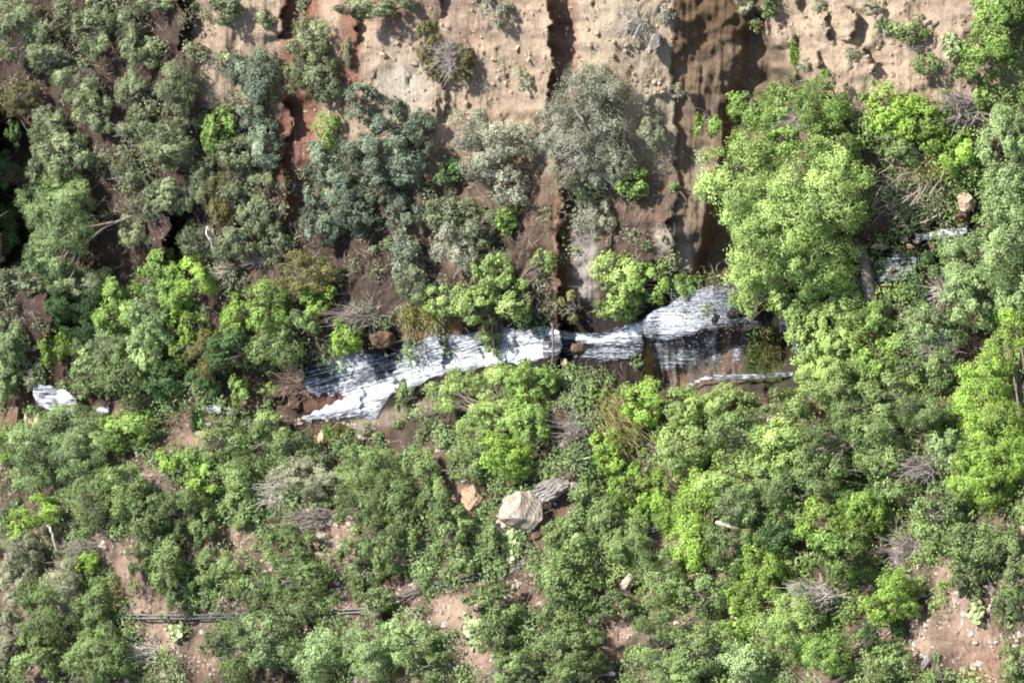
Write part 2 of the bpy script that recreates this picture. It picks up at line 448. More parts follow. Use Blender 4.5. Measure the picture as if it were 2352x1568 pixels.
# ---------------------------------------------------------------- ground ----
def build_ground():
    xs = np.concatenate([np.linspace(-2500, -320, 26), np.arange(-280, 2641, 4.0), np.linspace(2680, 4900, 26)])
    ys = np.concatenate([np.linspace(-2000, -320, 20), np.arange(-280, 1861, 4.0), np.linspace(1900, 3600, 20)])
    X, Y = np.meshgrid(xs, ys)
    h = H(X, Y)
    V = at(X, Y, h)
    nx, ny = len(xs), len(ys)
    i = np.arange(nx * ny).reshape(ny, nx)
    q = np.stack([i[:-1, :-1], i[1:, :-1], i[1:, 1:], i[:-1, 1:]], -1).reshape(-1, 4)
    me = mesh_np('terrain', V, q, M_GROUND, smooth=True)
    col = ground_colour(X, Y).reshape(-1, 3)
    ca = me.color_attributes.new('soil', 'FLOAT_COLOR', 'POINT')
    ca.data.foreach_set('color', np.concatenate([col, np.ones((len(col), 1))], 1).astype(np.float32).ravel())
    tag(link('terrain', me), kind='structure')


build_ground()


# ---------------------------------------------------------------- plants ----
def crown_mesh(rng, R, nl, leaf, cov, mat, sub=20, up=.35, aspect=1.6, lobe=(.30, .46), ragged=.46, droop=0.0):
    R = np.asarray(R, float)
    # lobes spread through the crown, kept apart
    cs = []
    for _ in range(nl):
        best = None
        for _k in range(7):
            d = unit(rng.normal(size=3)); r = rng.uniform(.30, .80); p = d * r
            if p[2] < -.55: p[2] *= -.3
            dist = min([np.linalg.norm(p - c) for c in cs], default=1)
            if best is None or dist > best[0]: best = (dist, p)
        cs.append(best[1])
    cs = np.array(cs); lr = rng.uniform(*lobe, nl)
    sd = unit(rng.normal(size=(nl, sub, 3)) + .8 * unit(cs)[:, None] + np.array([.12, -.30, .25]))
    sc = cs[:, None] + sd * (lr[:, None, None] * rng.uniform(.55, .55 + ragged * 1.5, (nl, sub, 1)))
    sr = lr[:, None] * rng.uniform(.28, .62, (nl, sub))
    keep = (rng.random((nl, sub)) > .07) & (rng.random((nl, 1)) > .09)
    area = np.pi * np.sqrt(R[0] * R[2]) ** 2
    n_tot = int(cov * area / (leaf * leaf * .62))
    per = max(6, int(n_tot / (nl * sub)))
    d = unit(rng.normal(size=(nl, sub, per, 3)) + .55 * sd[:, :, None])
    P = sc[:, :, None] + d * (sr[:, :, None, None] * rng.uniform(.25, 1.15, (nl, sub, per, 1)))
    P[..., 2] -= droop * rng.random((nl, sub, per)) * .3
    ext = np.sqrt((P ** 2).sum(-1)); f_ = 1.06 / np.percentile(ext, 93)
    P = P * f_; sc = sc * f_; cs = cs * f_
    Nn = unit(d * .42 + sd[:, :, None] * .35 + P * .55 + np.array([.25, -.25, .55]) * (up / .35) * .42 + rng.normal(size=d.shape) * .36)     # leaves turn to the light
    keep = np.broadcast_to(keep[:, :, None], P.shape[:3])
    tint = np.clip(.50 + rng.normal(size=(nl, 1, 1)) * .15 + rng.normal(size=(nl, sub, 1)) * .13 + rng.normal(size=(nl, sub, per)) * .17, 0, 1)
    P = P[keep] * R; Nn = unit(Nn[keep] / np.sqrt(R / R.mean())); tint = tint[keep]
    n = len(P)
    T = unit(np.cross(Nn, rng.normal(size=(n, 3)))); B = np.cross(Nn, T)
    sz = leaf * rng.uniform(.55, 1.25, (n, 1))
    T = T * sz * .5 * aspect ** .5; B = B * sz * .5 / aspect ** .5
    fold = Nn * sz * .12
    V = np.stack([P - T, P + B + fold, P + T, P - B + fold], 1).reshape(-1, 3)
    q = np.arange(n * 4).reshape(n, 4)
    return V, q, tint, cs * R, sc.reshape(-1, 3) * R


def branches(rng, base, fork, tips, twig_tips, r0):
    """trunk, limbs to the lobes and twigs into the clumps, one wooden mesh"""
    mb = MB()
    k = 7
    t = np.linspace(0, 1, k)[:, None]

    def curve(a, b, bend):
        m = (a + b) / 2 + rng.normal(size=3) * bend * np.linalg.norm(b - a)
        return (1 - t) ** 2 * a + 2 * t * (1 - t) * m + t ** 2 * b
    mb.add(*tubes([curve(base, fork, .08)], [np.linspace(r0, r0 * .72, k)], 7))
    ls, rs = [], []
    for p in tips:
        ls.append(curve(fork, p, .14)); rs.append(np.linspace(r0 * .55, r0 * .12 + .012, k))
    mb.add(*tubes(ls, rs, 5))
    ls, rs = [], []
    for p in twig_tips:
        j = np.argmin(np.linalg.norm(tips - p, axis=1))
        a = fork + (tips[j] - fork) * rng.uniform(.5, 1)
        ls.append(curve(a, p, .15)); rs.append(np.linspace(r0 * .10 + .012, .011, k))
    if ls: mb.add(*tubes(ls, rs, 4))
    return mb


def spray(rng, R, n, r0, kids=3, base=None, flat=0.0):
    """a leafless bush: stems fanning out of the base and forking"""
    R = np.asarray(R, float)
    k = 6; t = np.linspace(0, 1, k)
    ls, rs = [], []
    b0 = np.array([0, 0, -R[2] * .8]) if base is None else np.asarray(base, float)
    for _ in range(n):
        d = unit(rng.normal(size=3) + np.array([0, -.3, .5 - flat]))
        tip = d * R * rng.uniform(.7, 1.05)
        m = (b0 + tip) / 2 + rng.normal(size=3) * R * .30
        c = ((1 - t) ** 2)[:, None] * b0 + (2 * t * (1 - t))[:, None] * m + (t ** 2)[:, None] * tip
        c[1:-1] += rng.normal(size=(k - 2, 3)) * R.mean() * .03
        ls.append(c); rs.append(np.linspace(r0, r0 * .3, k))
        for _k in range(kids):
            s = c[rng.integers(2, k - 1)]
            e = s + (tip - b0) * rng.uniform(.2, .5) + rng.normal(size=3) * R * .36
            mm = (s + e) / 2 + rng.normal(size=3) * R * .07
            ls.append(((1 - t) ** 2)[:, None] * s + (2 * t * (1 - t))[:, None] * mm + (t ** 2)[:, None] * e)
            rs.append(np.linspace(r0 * .5, r0 * .2, k))
    return tubes(ls, rs, 4)


KIND = {
    # name, category, look, dark, light, leaf, cover, lobes, twigs, height factor, group
    'o': ('scrub_oak', 'oak', 'grey-green scrub oak', (.040, .050, .026), (.20, .235, .13), .15, 5.0, 9, 26, .8, 'grey-green scrub oaks on the steep slope'),
    'b': ('live_oak', 'oak', 'blue-green live oak', (.040, .056, .040), (.195, .24, .17), .15, 5.0, 9, 26, .8, 'blue-green live oaks below the bare bank'),
    'q': ('silver_oak', 'oak', 'silvery grey oak', (.10, .105, .08), (.29, .30, .235), .14, 4.6, 10, 34, .8, 'silvery oaks on the bare bank'),
    'l': ('juniper_bush', 'shrub', 'olive juniper bush', (.055, .055, .018), (.15, .145, .055), .13, 4.2, 8, 40, .75, 'olive junipers'),
    'g': ('box_elder', 'tree', 'fresh green box elder', (.055, .095, .02), (.205, .30, .08), .18, 4.8, 9, 18, .85, 'fresh green box elders'),
    'y': ('lime_green_tree', 'tree', 'lime green leafy tree', (.085, .135, .022), (.235, .345, .07), .17, 4.8, 8, 14, .85, 'lime green trees'),
    'c': ('cottonwood_tree', 'tree', 'pale green cottonwood', (.10, .15, .045), (.28, .385, .125), .16, 5.0, 12, 30, .9, 'pale green cottonwoods by the water'),
    's': ('leafy_shrub', 'shrub', 'mid green leafy shrub', (.042, .066, .022), (.170, .230, .085), .17, 4.8, 9, 22, .9, 'mid green shrubs on the lower slope'),
    'w': ('willow_tree', 'tree', 'soft blue-green willow', (.065, .098, .042), (.235, .31, .14), .15, 5.2, 10, 16, .85, 'soft green willows'),
    'p': ('sage_bush', 'shrub', 'pale dry sage bush', (.12, .13, .085), (.27, .28, .19), .12, 4.2, 7, 30, .7, 'pale sage bushes'),
    'x': ('dark_green_bush', 'shrub', 'dark green shaded bush', (.018, .042, .014), (.07, .125, .04), .16, 4.6, 8, 10, .75, 'dark green bushes in the shade'),
}
LEAF = {k: leaf_mat(v[0] + '_leaves', v[3], v[4]) for k, v in KIND.items()}


GROW = dict(s=1.28, o=1.08, b=1.1, q=1.24, y=1.18, c=1.2)
SMALL = ('over the far left white water', 'upright, above the far left', 'foot of the orange wall', 'under the thin jet', 'right foot of the main', 'leaning over the top of the main', 'low, on the rubble under', 'feathery, beside the straw', 'right above the tiny trickle', 'above the tiny trickle', 'beside the small rapids', 'below the thin jet', 'slender, in front', 'between the two small cascades', 'broad, below the far left', 'left of the twin', 'upper of the twin', 'overhanging the white water', 'crowding the foot', 'alone left of the box')


def plant(kind, parts, label, seed):
    """one tree or shrub: its crown may be made of several boughs (x, y, rx, ry)"""
    name, cat, look, ca, cb, leaf, cover, nl, tw, hfac, grp = KIND[kind]
    rng = np.random.default_rng(1000 + seed)
    g_ = .98 if any(t_ in label for t_ in SMALL) else GROW.get(kind, 1.2)
    lfac = rng.uniform(.8, 1.25); nfac = rng.uniform(.75, 1.5) if len(parts) < 3 else rng.uniform(1.1, 1.4); cov = cover * rng.uniform(.88, 1.15); l0 = rng.uniform(.19, .30); l1 = l0 + rng.uniform(.06, .2); rag = rng.uniform(.3, .6)
    VV, QQ, TT, CS, SC = [], [], [], [], []; nv = 0
    for i, (x, y, rx, ry) in enumerate(parts):
        k0 = (DIST - H0(x, y)) / DIST * S
        rx, ry = rx * g_, ry * g_
        R = np.array([ry * k0, .72 * (rx + ry) / 2 * k0, rx * k0])
        hc = hfac * 1.42 * R[2]
        xb = x + hc * CP / k0
        if i == 0:
            base = at(xb, y, H(xb, y) - .05); R0 = R
        off = at(xb, y, H0(xb, y)) + UP * hc - base
        if i == 0: off0 = off
        big = math.sqrt(R[0] * R[2])
        lf = leaf * (0.55 if big < .9 else .60) * lfac
        n2 = max(5, int(max(6, int(nl * (.75 + .45 * big))) * nfac))
        V, q, tint, cs, sc = crown_mesh(rng, R, n2, lf, cov * 1.25, LEAF[kind], lobe=(l0, l1), ragged=rag)
        VV.append(V + off); QQ.append(q + nv); TT.append(tint); nv += len(V)
        CS.append(cs + off)
        nt = int(2.2 * tw * (.4 + .4 * big))
        pick = sc[rng.permutation(len(sc))[:nt]]
        SC.append(pick * rng.uniform(.96, 1.18, (len(pick), 1)) + off)
    root = empty(name, base)
    tag(root, label, cat, grp)
    link('crown', mesh_np('crown', np.concatenate(VV), np.concatenate(QQ), LEAF[kind], tint=np.concatenate(TT)), root)
    big = math.sqrt(R0[0] * R0[2]) * len(parts) ** .5
    mb = branches(rng, np.array([0, 0, -.25]), off0 - UP * R0[2] * .75 + np.array([0, R0[1] * .45, 0]), np.concatenate(CS), np.concatenate(SC), min(.15, .045 + .03 * big))
    link('trunk', mb.mesh('trunk', M_TWIG if kind in 'oqlps' else M_BARK), root)
    return root


TABLE = '''
o 48 62 70 66|filling the upper left corner of the picture
o 150 50 52 56|cut by the top edge beside the upper left corner
o 222 66 46 66|with its crown against a black hollow, near the top left edge
o 112 128 52 40|under the two in the upper left corner
o 190 178 62 46|with rounded tufts, beside a brown bare patch near the olive bush
o 300 62 36 52|leaning over a broad dark shadow on the brown bank
o 322 118 42 40|below the one that throws the broad dark shadow
o 305 205 38 52|in the middle of the oak slope under the brown bare patch
o 412 196 52 56|right beside the shadowed tan strip of bank
o 428 258 46 36|directly under the one beside the shadowed tan strip
l 62 232 46 34|flat-topped, by the left edge among grey oaks
o 218 254 46 58|tall and narrow, left of the white dead twigs
o 112 292 48 44|loose crowned, below the flat-topped olive bush
o 158 352 56 62|with a brown dead heart, above the pale willow
o 98 372 34 50|hanging over the black hollow at the left edge
x 8 398 34 40|shadowy, cut by the left edge under the vivid tiny one
x 6 520 34 50|shadowy, cut by the left edge beside the drooping willow
x 34 305 17 28|tiny and vivid, alone in the black hollow at left edge
o 322 292 50 40|around the white dead twigs of the upper slope
o 398 338 62 54|round and light, in the centre of the oak slope
o 296 398 50 42|with grey twigs, over the shaded gully
o 408 444 52 52|above the dark shaded hollow
o 468 418 34 50|squeezed between two bigger grey oaks mid slope
l 512 470 34 56|upright and brownish, left of the red rock band
o 552 430 38 44|touching the lower end of the red rock band
o 356 470 46 48|at the upper rim of the dark hollow
o 318 532 44 40|behind the bent bough of the willow
w 150 498 84 72|with long dark bent boughs, by the left edge
+ 128 592 60 56|
o 30 640 42 30|bluish, at the left edge under the drooping willow
o 92 664 44 30|hanging with bare stems near the left edge
o 206 650 54 42|dull and twiggy, right of the drooping willow
o 365 10 42 17|cut by the top edge over the brown bank
o 520 26 44 36|near the top, shading the tan bank
o 612 48 24 24|small, just left of the top of the red ledge
o 452 118 28 16|small and sparse on the shadowed strip
b 556 162 34 46|pale and double-headed, on the tan bank left of the red ledge
+ 602 186 42 62|
b 586 258 44 40|below the pale double-headed one beside the red ledge
o 722 92 48 56|standing in front of the red ledge at top
o 692 162 38 44|lower half in front of the red ledge
o 752 190 44 56|right of the red ledge with a dark underside
g 504 300 40 52|fresh-leaved, alone among the grey oaks
o 548 352 52 42|below the fresh green one, left of the red rock band
b 610 330 44 48|at the left edge of the lower red rock band
o 604 396 40 42|beneath the blue-green one at the red band
g 756 300 26 42|small and bright, at the right of the red band
b 742 372 40 46|at the right rim of the red band
b 764 448 56 62|with pale rounded tufts in the centre left
b 820 500 50 46|low in the shade, below the pale tufted one
b 742 520 46 54|above the yellowish bush, below the red band
o 590 484 40 48|twiggy, above the steep brown gully
o 540 560 50 48|thin, over the bare grey stems
o 628 556 44 46|left of the shaded red gully
o 450 548 40 40|full of white dead stems, mid slope
o 846 18 74 30|cut by the top edge above the red soil
o 938 8 34 18|small, at top edge right of the red soil
q 1140 22 33 44|single and round, on the bare bank at the top edge
l 988 104 30 46|parted round a bleached dead heart on the bare bank
+ 1058 146 36 46|
+ 1008 166 32 24|
p 1208 182 25 28|small and round, on bare soil left of the dark ledge
o 800 126 18 34|narrow, on the reddish bank beside the pale talus
b 836 232 44 44|at the head of the blue-green thicket
b 902 286 62 58|broad, in the upper middle of the blue-green thicket
b 966 292 44 56|at the right end of the blue-green thicket
b 858 356 64 52|in the heart of the blue-green thicket
b 930 376 50 46|shading the red-brown gully
b 880 430 56 42|at the foot of the blue-green thicket
x 1038 396 30 30|in the red-brown gully
q 1088 306 50 44|left of the two grey ones under the bare bank
q 1172 320 56 42|under the small round sage bush
q 1132 386 58 44|below the grey pair under the bare bank
q 1178 430 44 40|lowest of the grey ones left of the big silvery oak
q 1368 236 74 84|biggest of all, in front of the bare bank and its dark ledge
+ 1278 300 48 52|
+ 1330 356 74 58|
+ 1408 372 50 58|
o 1340 430 42 32|hanging below the silvery oak clump
g 1458 424 38 34|small, in the shade right of the silvery oak clump
p 1500 308 34 38|with bare tips, left of the brown overhanging wall
q 1535 38 18 25|tiny, on the lip of the brown overhang at top
p 1558 212 13 18|tiny, on the rim halfway down the brown overhang
b 930 494 42 40|in the centre, right of the blue shadow
o 1034 488 58 46|yellowish grey, in the centre of the picture
o 1108 520 48 42|dull, right of the yellowish grey one
g 1166 496 28 32|small, in front of the dark rock rib
b 938 592 42 56|upright, above the tan streaks of the cascade
o 958 656 44 44|touching the cliff edge over the cascade
q 1052 566 46 54|grey and half dead, above the pale cottonwood
p 1392 520 30 46|dry, right of the grey rock slab
c 1096 700 64 52|overhanging the white water of the main cascade
+ 1252 604 32 34|
+ 1138 622 52 54|
+ 1010 692 46 42|
+ 1190 690 54 54|
+ 1126 784 36 38|
l 1306 706 26 30|dark leaved, beside the top of the narrow chute
c 1424 640 56 54|beside the big fall, on the left of a pair
c 1420 702 46 32|dipping its twigs to the water at the lip
g 1498 652 36 42|darker, over the lip of the big fall
g 1572 656 22 28|small with yellow flowers, at the foot of the brown wall
g 1624 282 34 52|alone left of the box elder thicket by the brown wall
g 1740 268 58 62|left half of the thicket at the foot of the brown wall
g 1884 240 56 66|tallest in the thicket at the foot of the brown wall
g 1812 232 40 44|between the two biggest at the foot of the brown wall
g 1800 330 56 40|twiggy, just over the giant cottonwood
g 1922 322 56 46|right above the giant cottonwood
y 2050 256 52 54|on the left of a yellow-green row under the tan bank
y 2128 288 58 58|in the middle of a yellow-green row under the tan bank
y 2192 346 48 48|at the lower right of the yellow-green row
s 2070 342 44 32|greyish, beneath the yellow-green row
g 2252 214 22 36|small and thin, on the twiggy bank at right
p 1712 14 24 16|low, at the top edge right of the brown block
s 1764 26 22 14|low, at the top edge over the shaded pocket
p 1888 16 22 14|low, above the two rock steps at the upper right
p 2006 22 26 16|low, at the top edge left of the spiky yucca
s 2088 66 40 26|greyish, right beside the spiky yucca
p 1962 128 22 16|small, below the two rock steps at the upper right
p 1850 150 18 16|small, on the bank edge right of the shaded pocket
s 2130 150 34 20|low, under the thin dead branch at upper right
g 2304 60 66 62|in the upper right corner
g 2262 130 56 46|beneath the one in the upper right corner
s 2220 170 26 20|small, left of the thin sapling on the bank
c 1796 520 120 92|giant, its huge crown hanging between the brown wall and the driftwood
+ 1724 432 104 92|
+ 1900 430 98 92|
+ 1764 592 84 74|
+ 1884 590 94 70|
+ 1722 688 34 38|
c 1836 694 62 52|with white water glinting through its leaves
c 1942 694 40 42|below the thick grey trunk
w 2304 330 56 72|at the right edge, above the stream bend
w 2316 444 56 66|at the right edge, beside the tan boulder
w 2300 560 70 74|at the right edge, under the stream bend
w 2204 602 60 60|round, right below the small rapids
w 2240 690 62 56|between the dry brush and the right edge
x 2130 612 26 40|in the shade beside the small rapids
x 2110 680 28 36|behind the pale bare twigs
c 1862 786 50 66|right of the mossy grotto
c 1930 800 46 50|twiggy, right of the mossy grotto
g 2010 742 50 44|sparse and stemmy, below the grey trunk
g 2040 822 58 50|sparse and yellowish, in the middle right
c 1900 870 58 48|with yellow tips, right of the thin jet
w 2140 756 70 54|wide, under the dry brush at right
s 2150 840 62 50|mixed with dead branches at right
w 2330 680 40 60|cut by the right edge above the lime tree
y 2292 1010 84 84|tall and brightest of all, at the right edge
+ 2320 800 46 70|
+ 2262 900 74 72|
+ 2254 1098 70 62|
c 1818 934 66 56|rounded, below the thin jet's foot
c 1664 922 58 44|in front of the foot of the orange wall
c 1570 940 58 52|under the thin jet
y 1490 930 60 58|feathery, beside the straw grass
s 1700 1000 70 52|below the rounded cottonwood, with bent dead bough
c 1580 1030 70 54|wide, between two lower thickets
s 1960 932 56 52|in the tangled middle right
s 2052 920 56 50|dark, in the tangled middle right
c 1800 1030 66 54|with pale rocks beside it
s 1910 1010 66 54|over the bent dead bough
s 2020 1010 66 54|left of the bare grey crown
s 2130 950 56 50|between the bright tree and the tangle
w 2176 1030 40 50|shaded by the bright tree at right edge
y 540 716 34 52|thin and bright, above the shaded gully
g 610 706 50 58|centre left, above the main cascade
s 640 786 52 48|drooping over the dark bank left of the main cascade
l 716 632 72 42|broad and yellowish, over the main cascade
y 736 676 40 34|beneath the broad yellowish olive bush
y 800 770 48 46|leaning over the top of the main cascade
s 700 740 34 28|low and thin, on the dark bank by the cascade
g 378 616 44 40|at the top of the bright thicket at left
y 456 632 44 46|feathery, at the top right of the bright thicket
g 404 668 46 40|in the upper middle of the bright thicket
g 280 706 52 62|left of the bright thicket
w 350 728 54 62|inside the bright thicket, softly drooping
y 442 738 44 50|golden, in front of the dark hollow left of the main cascade
+ 430 812 34 32|
l 478 800 44 54|golden olive, over the dark hollow
x 180 710 66 56|in the shaded hollow under the drooping willow
x 540 806 56 50|in shade right of the golden tree
y 126 792 44 56|upright, above the far left white water
p 76 850 30 32|soft, left of the upright lime tree
w 200 792 34 30|small, above the far left cascade
w 272 800 52 54|light, in the left part of the picture
w 216 858 58 46|over the far left white water
w 336 812 40 60|long and drooping in the left middle
s 300 868 54 48|dim, left of the shaded twigs
x 380 884 60 48|above the tiny trickle
x 472 880 44 44|right above the tiny trickle
w 92 1040 74 62|broadest one, at the lower left edge under the small far left cascade
+ 190 1044 66 50|
+ 168 984 78 52|
y 24 1022 46 38|bright, cut by the left edge
g 300 988 72 58|bright, between the two small cascades at left
g 550 894 33 42|slender, in front of the dark driftwood
g 622 894 20 16|tiny, beside the driftwood heap
w 26 786 42 54|grey, at the left edge above the boulders
w 14 872 28 40|small, at the left edge above the boulders
s 924 914 30 42|small pale, at the right foot of the main cascade
g 1226 888 54 52|in front of the narrow chute
c 1130 966 72 58|crowding the foot of the main cascade, above the pale boulder
+ 1052 900 66 56|
+ 1150 884 58 50|
g 1224 978 50 58|right side of the thicket below the cascade
y 1166 1050 66 46|hanging over the pale boulder
s 1090 1056 46 48|left of the pale boulder
s 800 1026 44 30|low, on the rubble under the main cascade
s 620 1000 56 44|stemmy, below the driftwood heap
s 520 1022 54 42|pale and thin, on the orange rubble
s 690 1036 52 40|pale, over the grey dead fan of twigs
y 400 1074 36 46|bright, on the lower left slope
g 468 1066 50 46|fresh, left of the grey dead fan
s 560 1096 52 48|twiggy, beside the grey dead fan
y 470 1132 44 34|bright and low, on the reddish soil
s 288 1134 54 62|dense, right of the big lower left willow
s 218 1144 44 54|dense, touching the big lower left willow
s 352 1182 48 50|dark, above the bare pink patch
s 420 1176 46 54|round topped, middle of the lower left slope
s 560 1174 40 48|in front of the red-brown bare strip
s 470 1210 34 40|low, at the top of the red-brown bare strip
y 96 1178 62 34|long and bright, below the big lower left willow
y 44 1222 30 30|bright, at the left edge below the long bright one
y 200 1286 25 28|small and bright, left of the bare pink patch
p 72 1262 50 40|twiggy, near the white snag
p 48 1336 46 50|soft, at the left edge near the bottom
p 150 1320 54 38|rounded, left of the bare pink patch
s 120 1404 62 56|large, at the lower left
s 224 1396 38 46|dark, at the left end of the black pipes
p 20 1462 34 56|grey, in the lower left corner
s 100 1490 58 56|fresh, near the lower left corner
s 236 1504 62 56|dark and twiggy, at the bottom near the straw grass
s 328 1284 28 44|small, right of the bare pink patch
s 392 1290 44 52|over the black pipes at left
s 410 1362 38 46|touching the black pipes at left
s 482 1302 28 46|narrow, above the middle of the pipes
s 524 1326 38 44|over the hidden middle of the pipes
s 700 1398 46 30|over the pipes left of the small round sage
s 620 1392 46 30|across the hidden part of the left pipes
s 590 1344 48 42|right above the pipes, lower left
s 672 1270 54 48|below the pale rubble
s 700 1336 58 46|above the visible bit of pipe
s 660 1196 30 26|small, in the grey dead twigs
p 706 1088 74 46|grey, with a fan of dead twigs on its left
s 536 1494 66 62|bottom edge, left of the light one
w 622 1478 66 60|light, at the bottom edge
w 740 1500 64 58|bluish, at the bottom edge
s 850 1080 60 50|in the middle, left of the pale boulder
s 842 1152 54 50|dense, in the middle below another dense one
s 916 1146 50 48|dense, left of the orange earth slide
s 930 1206 38 46|above the shaded brown cut
s 836 1290 48 52|left over the black pipes
s 900 1276 38 42|where the pipes come out at their left
s 872 1372 40 26|below the left end of the visible pipes
s 976 1080 42 46|right of the dense ones, over the earth slide
s 1008 1150 36 54|left of the orange earth slide, tall
s 1046 1220 44 44|in front of the orange earth slide
s 1068 1284 26 26|partly hiding the black pipes
s 1128 1236 26 34|left of the cactus by the pale boulder
p 862 1394 25 30|small and round, below the pipes
w 864 1490 68 58|blue-green, at the bottom middle
w 944 1466 62 46|blue-green, above the one at bottom middle
s 980 1532 54 44|cut by the bottom edge, left of rubble
s 1134 1390 56 38|below the pipes, right of the pink rubble
s 1144 1456 44 42|right of the big cactus clump
s 1186 1538 52 42|cut by the bottom edge, right of the rubble
y 1390 1046 43 48|ball-shaped, alone in the dark gap in the middle
s 1304 1216 38 44|dark, right of the pale boulder
s 1356 1154 38 44|dark, under the ball-shaped lime bush
s 1318 1256 58 48|right of the pipes
s 1296 1330 66 50|over the right end of the visible pipes
y 1462 1130 54 58|light, right of the ball-shaped bush
s 1400 1200 52 48|between the dark one and the light thicket
s 1450 1250 56 54|above the white rock
y 1536 1150 46 60|light, in the middle of the light thicket
y 1590 1144 50 78|tall and bright, between two dark thickets
+ 1598 1256 54 66|
s 1516 1330 60 52|right beside the white rock
s 1420 1388 46 28|low, over the bare strip
s 1290 1430 42 42|dark, over the bottom bare strip
s 1320 1488 62 54|dark, at the bottom left of the bare strip
s 1330 1550 56 36|dark, cut by the bottom edge
s 1500 1474 64 56|bottom, right of the bare strip
s 1560 1530 66 46|cut by the bottom edge, right of the bare strip
c 1680 1090 70 56|airy, over the right pipe stretch
s 1776 1100 56 50|airy, beside the right pipe stretch
s 1880 1084 66 56|blue-green, over the tangle
x 1980 1120 62 56|deep in the right half
s 2060 1090 50 50|left of the bare grey crown at right
w 1700 1160 54 40|around the grey fallen log
x 1776 1236 56 40|glossy, between two bright ones
s 1680 1256 50 50|below the grey fallen log
y 1896 1204 58 54|bright, in the lower right quarter
y 1990 1178 54 50|bright, right of another bright one
g 1936 1268 76 56|twiggy, beneath two bright ones
y 1752 1306 58 64|bright and tall, left of the grey dead crown
+ 1732 1384 54 56|
y 1696 1456 42 48|low and bright, above the bottom edge
s 1618 1362 52 52|dark, left of the bright pair
s 1626 1494 66 58|blue-green, at the bottom right
w 1720 1522 58 50|blue-green, cut by the bottom edge
p 1866 1372 64 46|greyish, full of dead twigs
c 1824 1436 72 64|light and twiggy, at lower right
g 1900 1500 66 58|light, at the bottom right
y 2050 1368 66 52|beside the shaded brown track
x 2020 1440 50 56|shaded, left of the brown track
s 2046 1526 46 42|shaded, at the foot of the brown track
s 2160 1180 54 54|below the bright tree at right edge
s 2206 1126 38 36|under the left foot of the bright tree
s 2236 1256 56 46|right of the top of the brown track
s 2222 1314 42 38|left of the white split rock
s 2326 1272 40 58|cut by the right edge, lower right
s 2324 1380 34 42|cut by the right edge above the pale track
s 2336 1516 32 52|in the lower right corner
'''

todo = []
for r in TABLE.strip().split('\n'):
    a, phrase = r.split('|')
    k, *q4 = a.split()
    q4 = tuple(map(float, q4))
    if k == '+': todo[-1][1].append(q4)
    else: todo.append((k, [q4], KIND[k][2] + ' ' + phrase))
for i, (k, parts, label) in enumerate(todo):
    plant(k, parts, label, i)


# long bent boughs of the left willow and the grey trunk of the giant cottonwood
def limb(root, pts, r0, r1, mat, name='bough'):
    P = np.array(pts, float)
    t = np.linspace(0, len(P) - 1, 16)
    L = np.stack([np.interp(t, np.arange(len(P)), P[:, k]) for k in range(3)], 1)
    L[1:-1] = (L[:-2] + 2 * L[1:-1] + L[2:]) / 4
    v, q = tubes([L - np.array(root.location)], [np.linspace(r0, r1, 16) * np.random.default_rng(len(pts)).uniform(.86, 1.14, 16)], 9)
    return link(name, mesh_np(name, v, q, mat, smooth=True), root)


def find(phrase):
    return next(o for o in C.objects if phrase in o.get('label', ''))


def pt(x, y, dw):
    return at(x, y, H0(x, y) + dw)


o = find('with long dark bent boughs')
limb(o, [pt(300, 498, 1.2), pt(240, 520, 2.2), pt(195, 560, 2.7), pt(172, 620, 2.6), pt(160, 640, 2.2)], .10, .03, M_BARK)
limb(o, [pt(260, 510, 1.9), pt(200, 522, 2.8), pt(150, 530, 3.0), pt(118, 560, 2.7)], .07, .02, M_BARK)
o = find('giant, its huge crown')
limb(o, [pt(2008, 718, -.3), pt(2004, 694, .5), pt(1996, 655, 1.1), pt(1989, 615, 1.4), pt(1984, 585, 1.3), pt(1960, 560, 1.0)], .44, .30, M_BARK2, 'lower_trunk')


# ------------------------------------------------------ leafless bushes ----
BARE = '''
40 412 46 40 b|bare pinkish brown bush in the black hollow at left edge
1030 128 40 44 g|bleached grey dead heart between olive branches on the bare bank
478 548 22 40 w|white dead snag on the oak slope
286 300 26 18 w|small white dead twigs among the upper left oaks
830 724 62 32 g|bare grey branches lying at the top left of the main cascade
676 886 44 40 b|brown heap of driftwood at the left end of the main cascade
640 1128 52 46 w|pale fan of dead twigs beside the grey sage bush
720 1190 60 34 g|grey dead brush on the pale rubble in the lower left
1850 262 52 46 g|leafless grey stems inside the box elder thicket
2208 246 58 46 g|brown-grey leafless thicket on the bank at upper right
2170 676 34 32 w|pale dry brush right of the grey cottonwood trunk
2166 802 44 28 g|grey dead branches in the green at the right
2116 1070 46 34 g|bare grey crown left of the bright tree
2080 1256 40 38 g|dark leafless bush at the head of the brown track
1886 1370 66 36 w|whitish dead branches over the sage bush at lower right
340 1500 44 40 w|pale dry twigs under the left end of the pipes
200 1260 46 26 g|dark leafless boughs near the white snag at lower left
330 912 46 34 g|grey leafless twigs over the dark bank at left
1340 990 60 50 g|shaded bare stems in the dark gap below the chute
2110 110 36 20 g|thin dead branch on the tan bank at upper right
1452 50 34 30 w|fallen bleached branch on the bare bank left of the overhang
520 620 30 22 w|whitish dead twigs over the bright thicket
590 596 36 20 g|grey dead stems above the bright thicket
'''
BM = {'b': M_BROWNTWIG, 'g': M_TWIG, 'w': M_PALE}
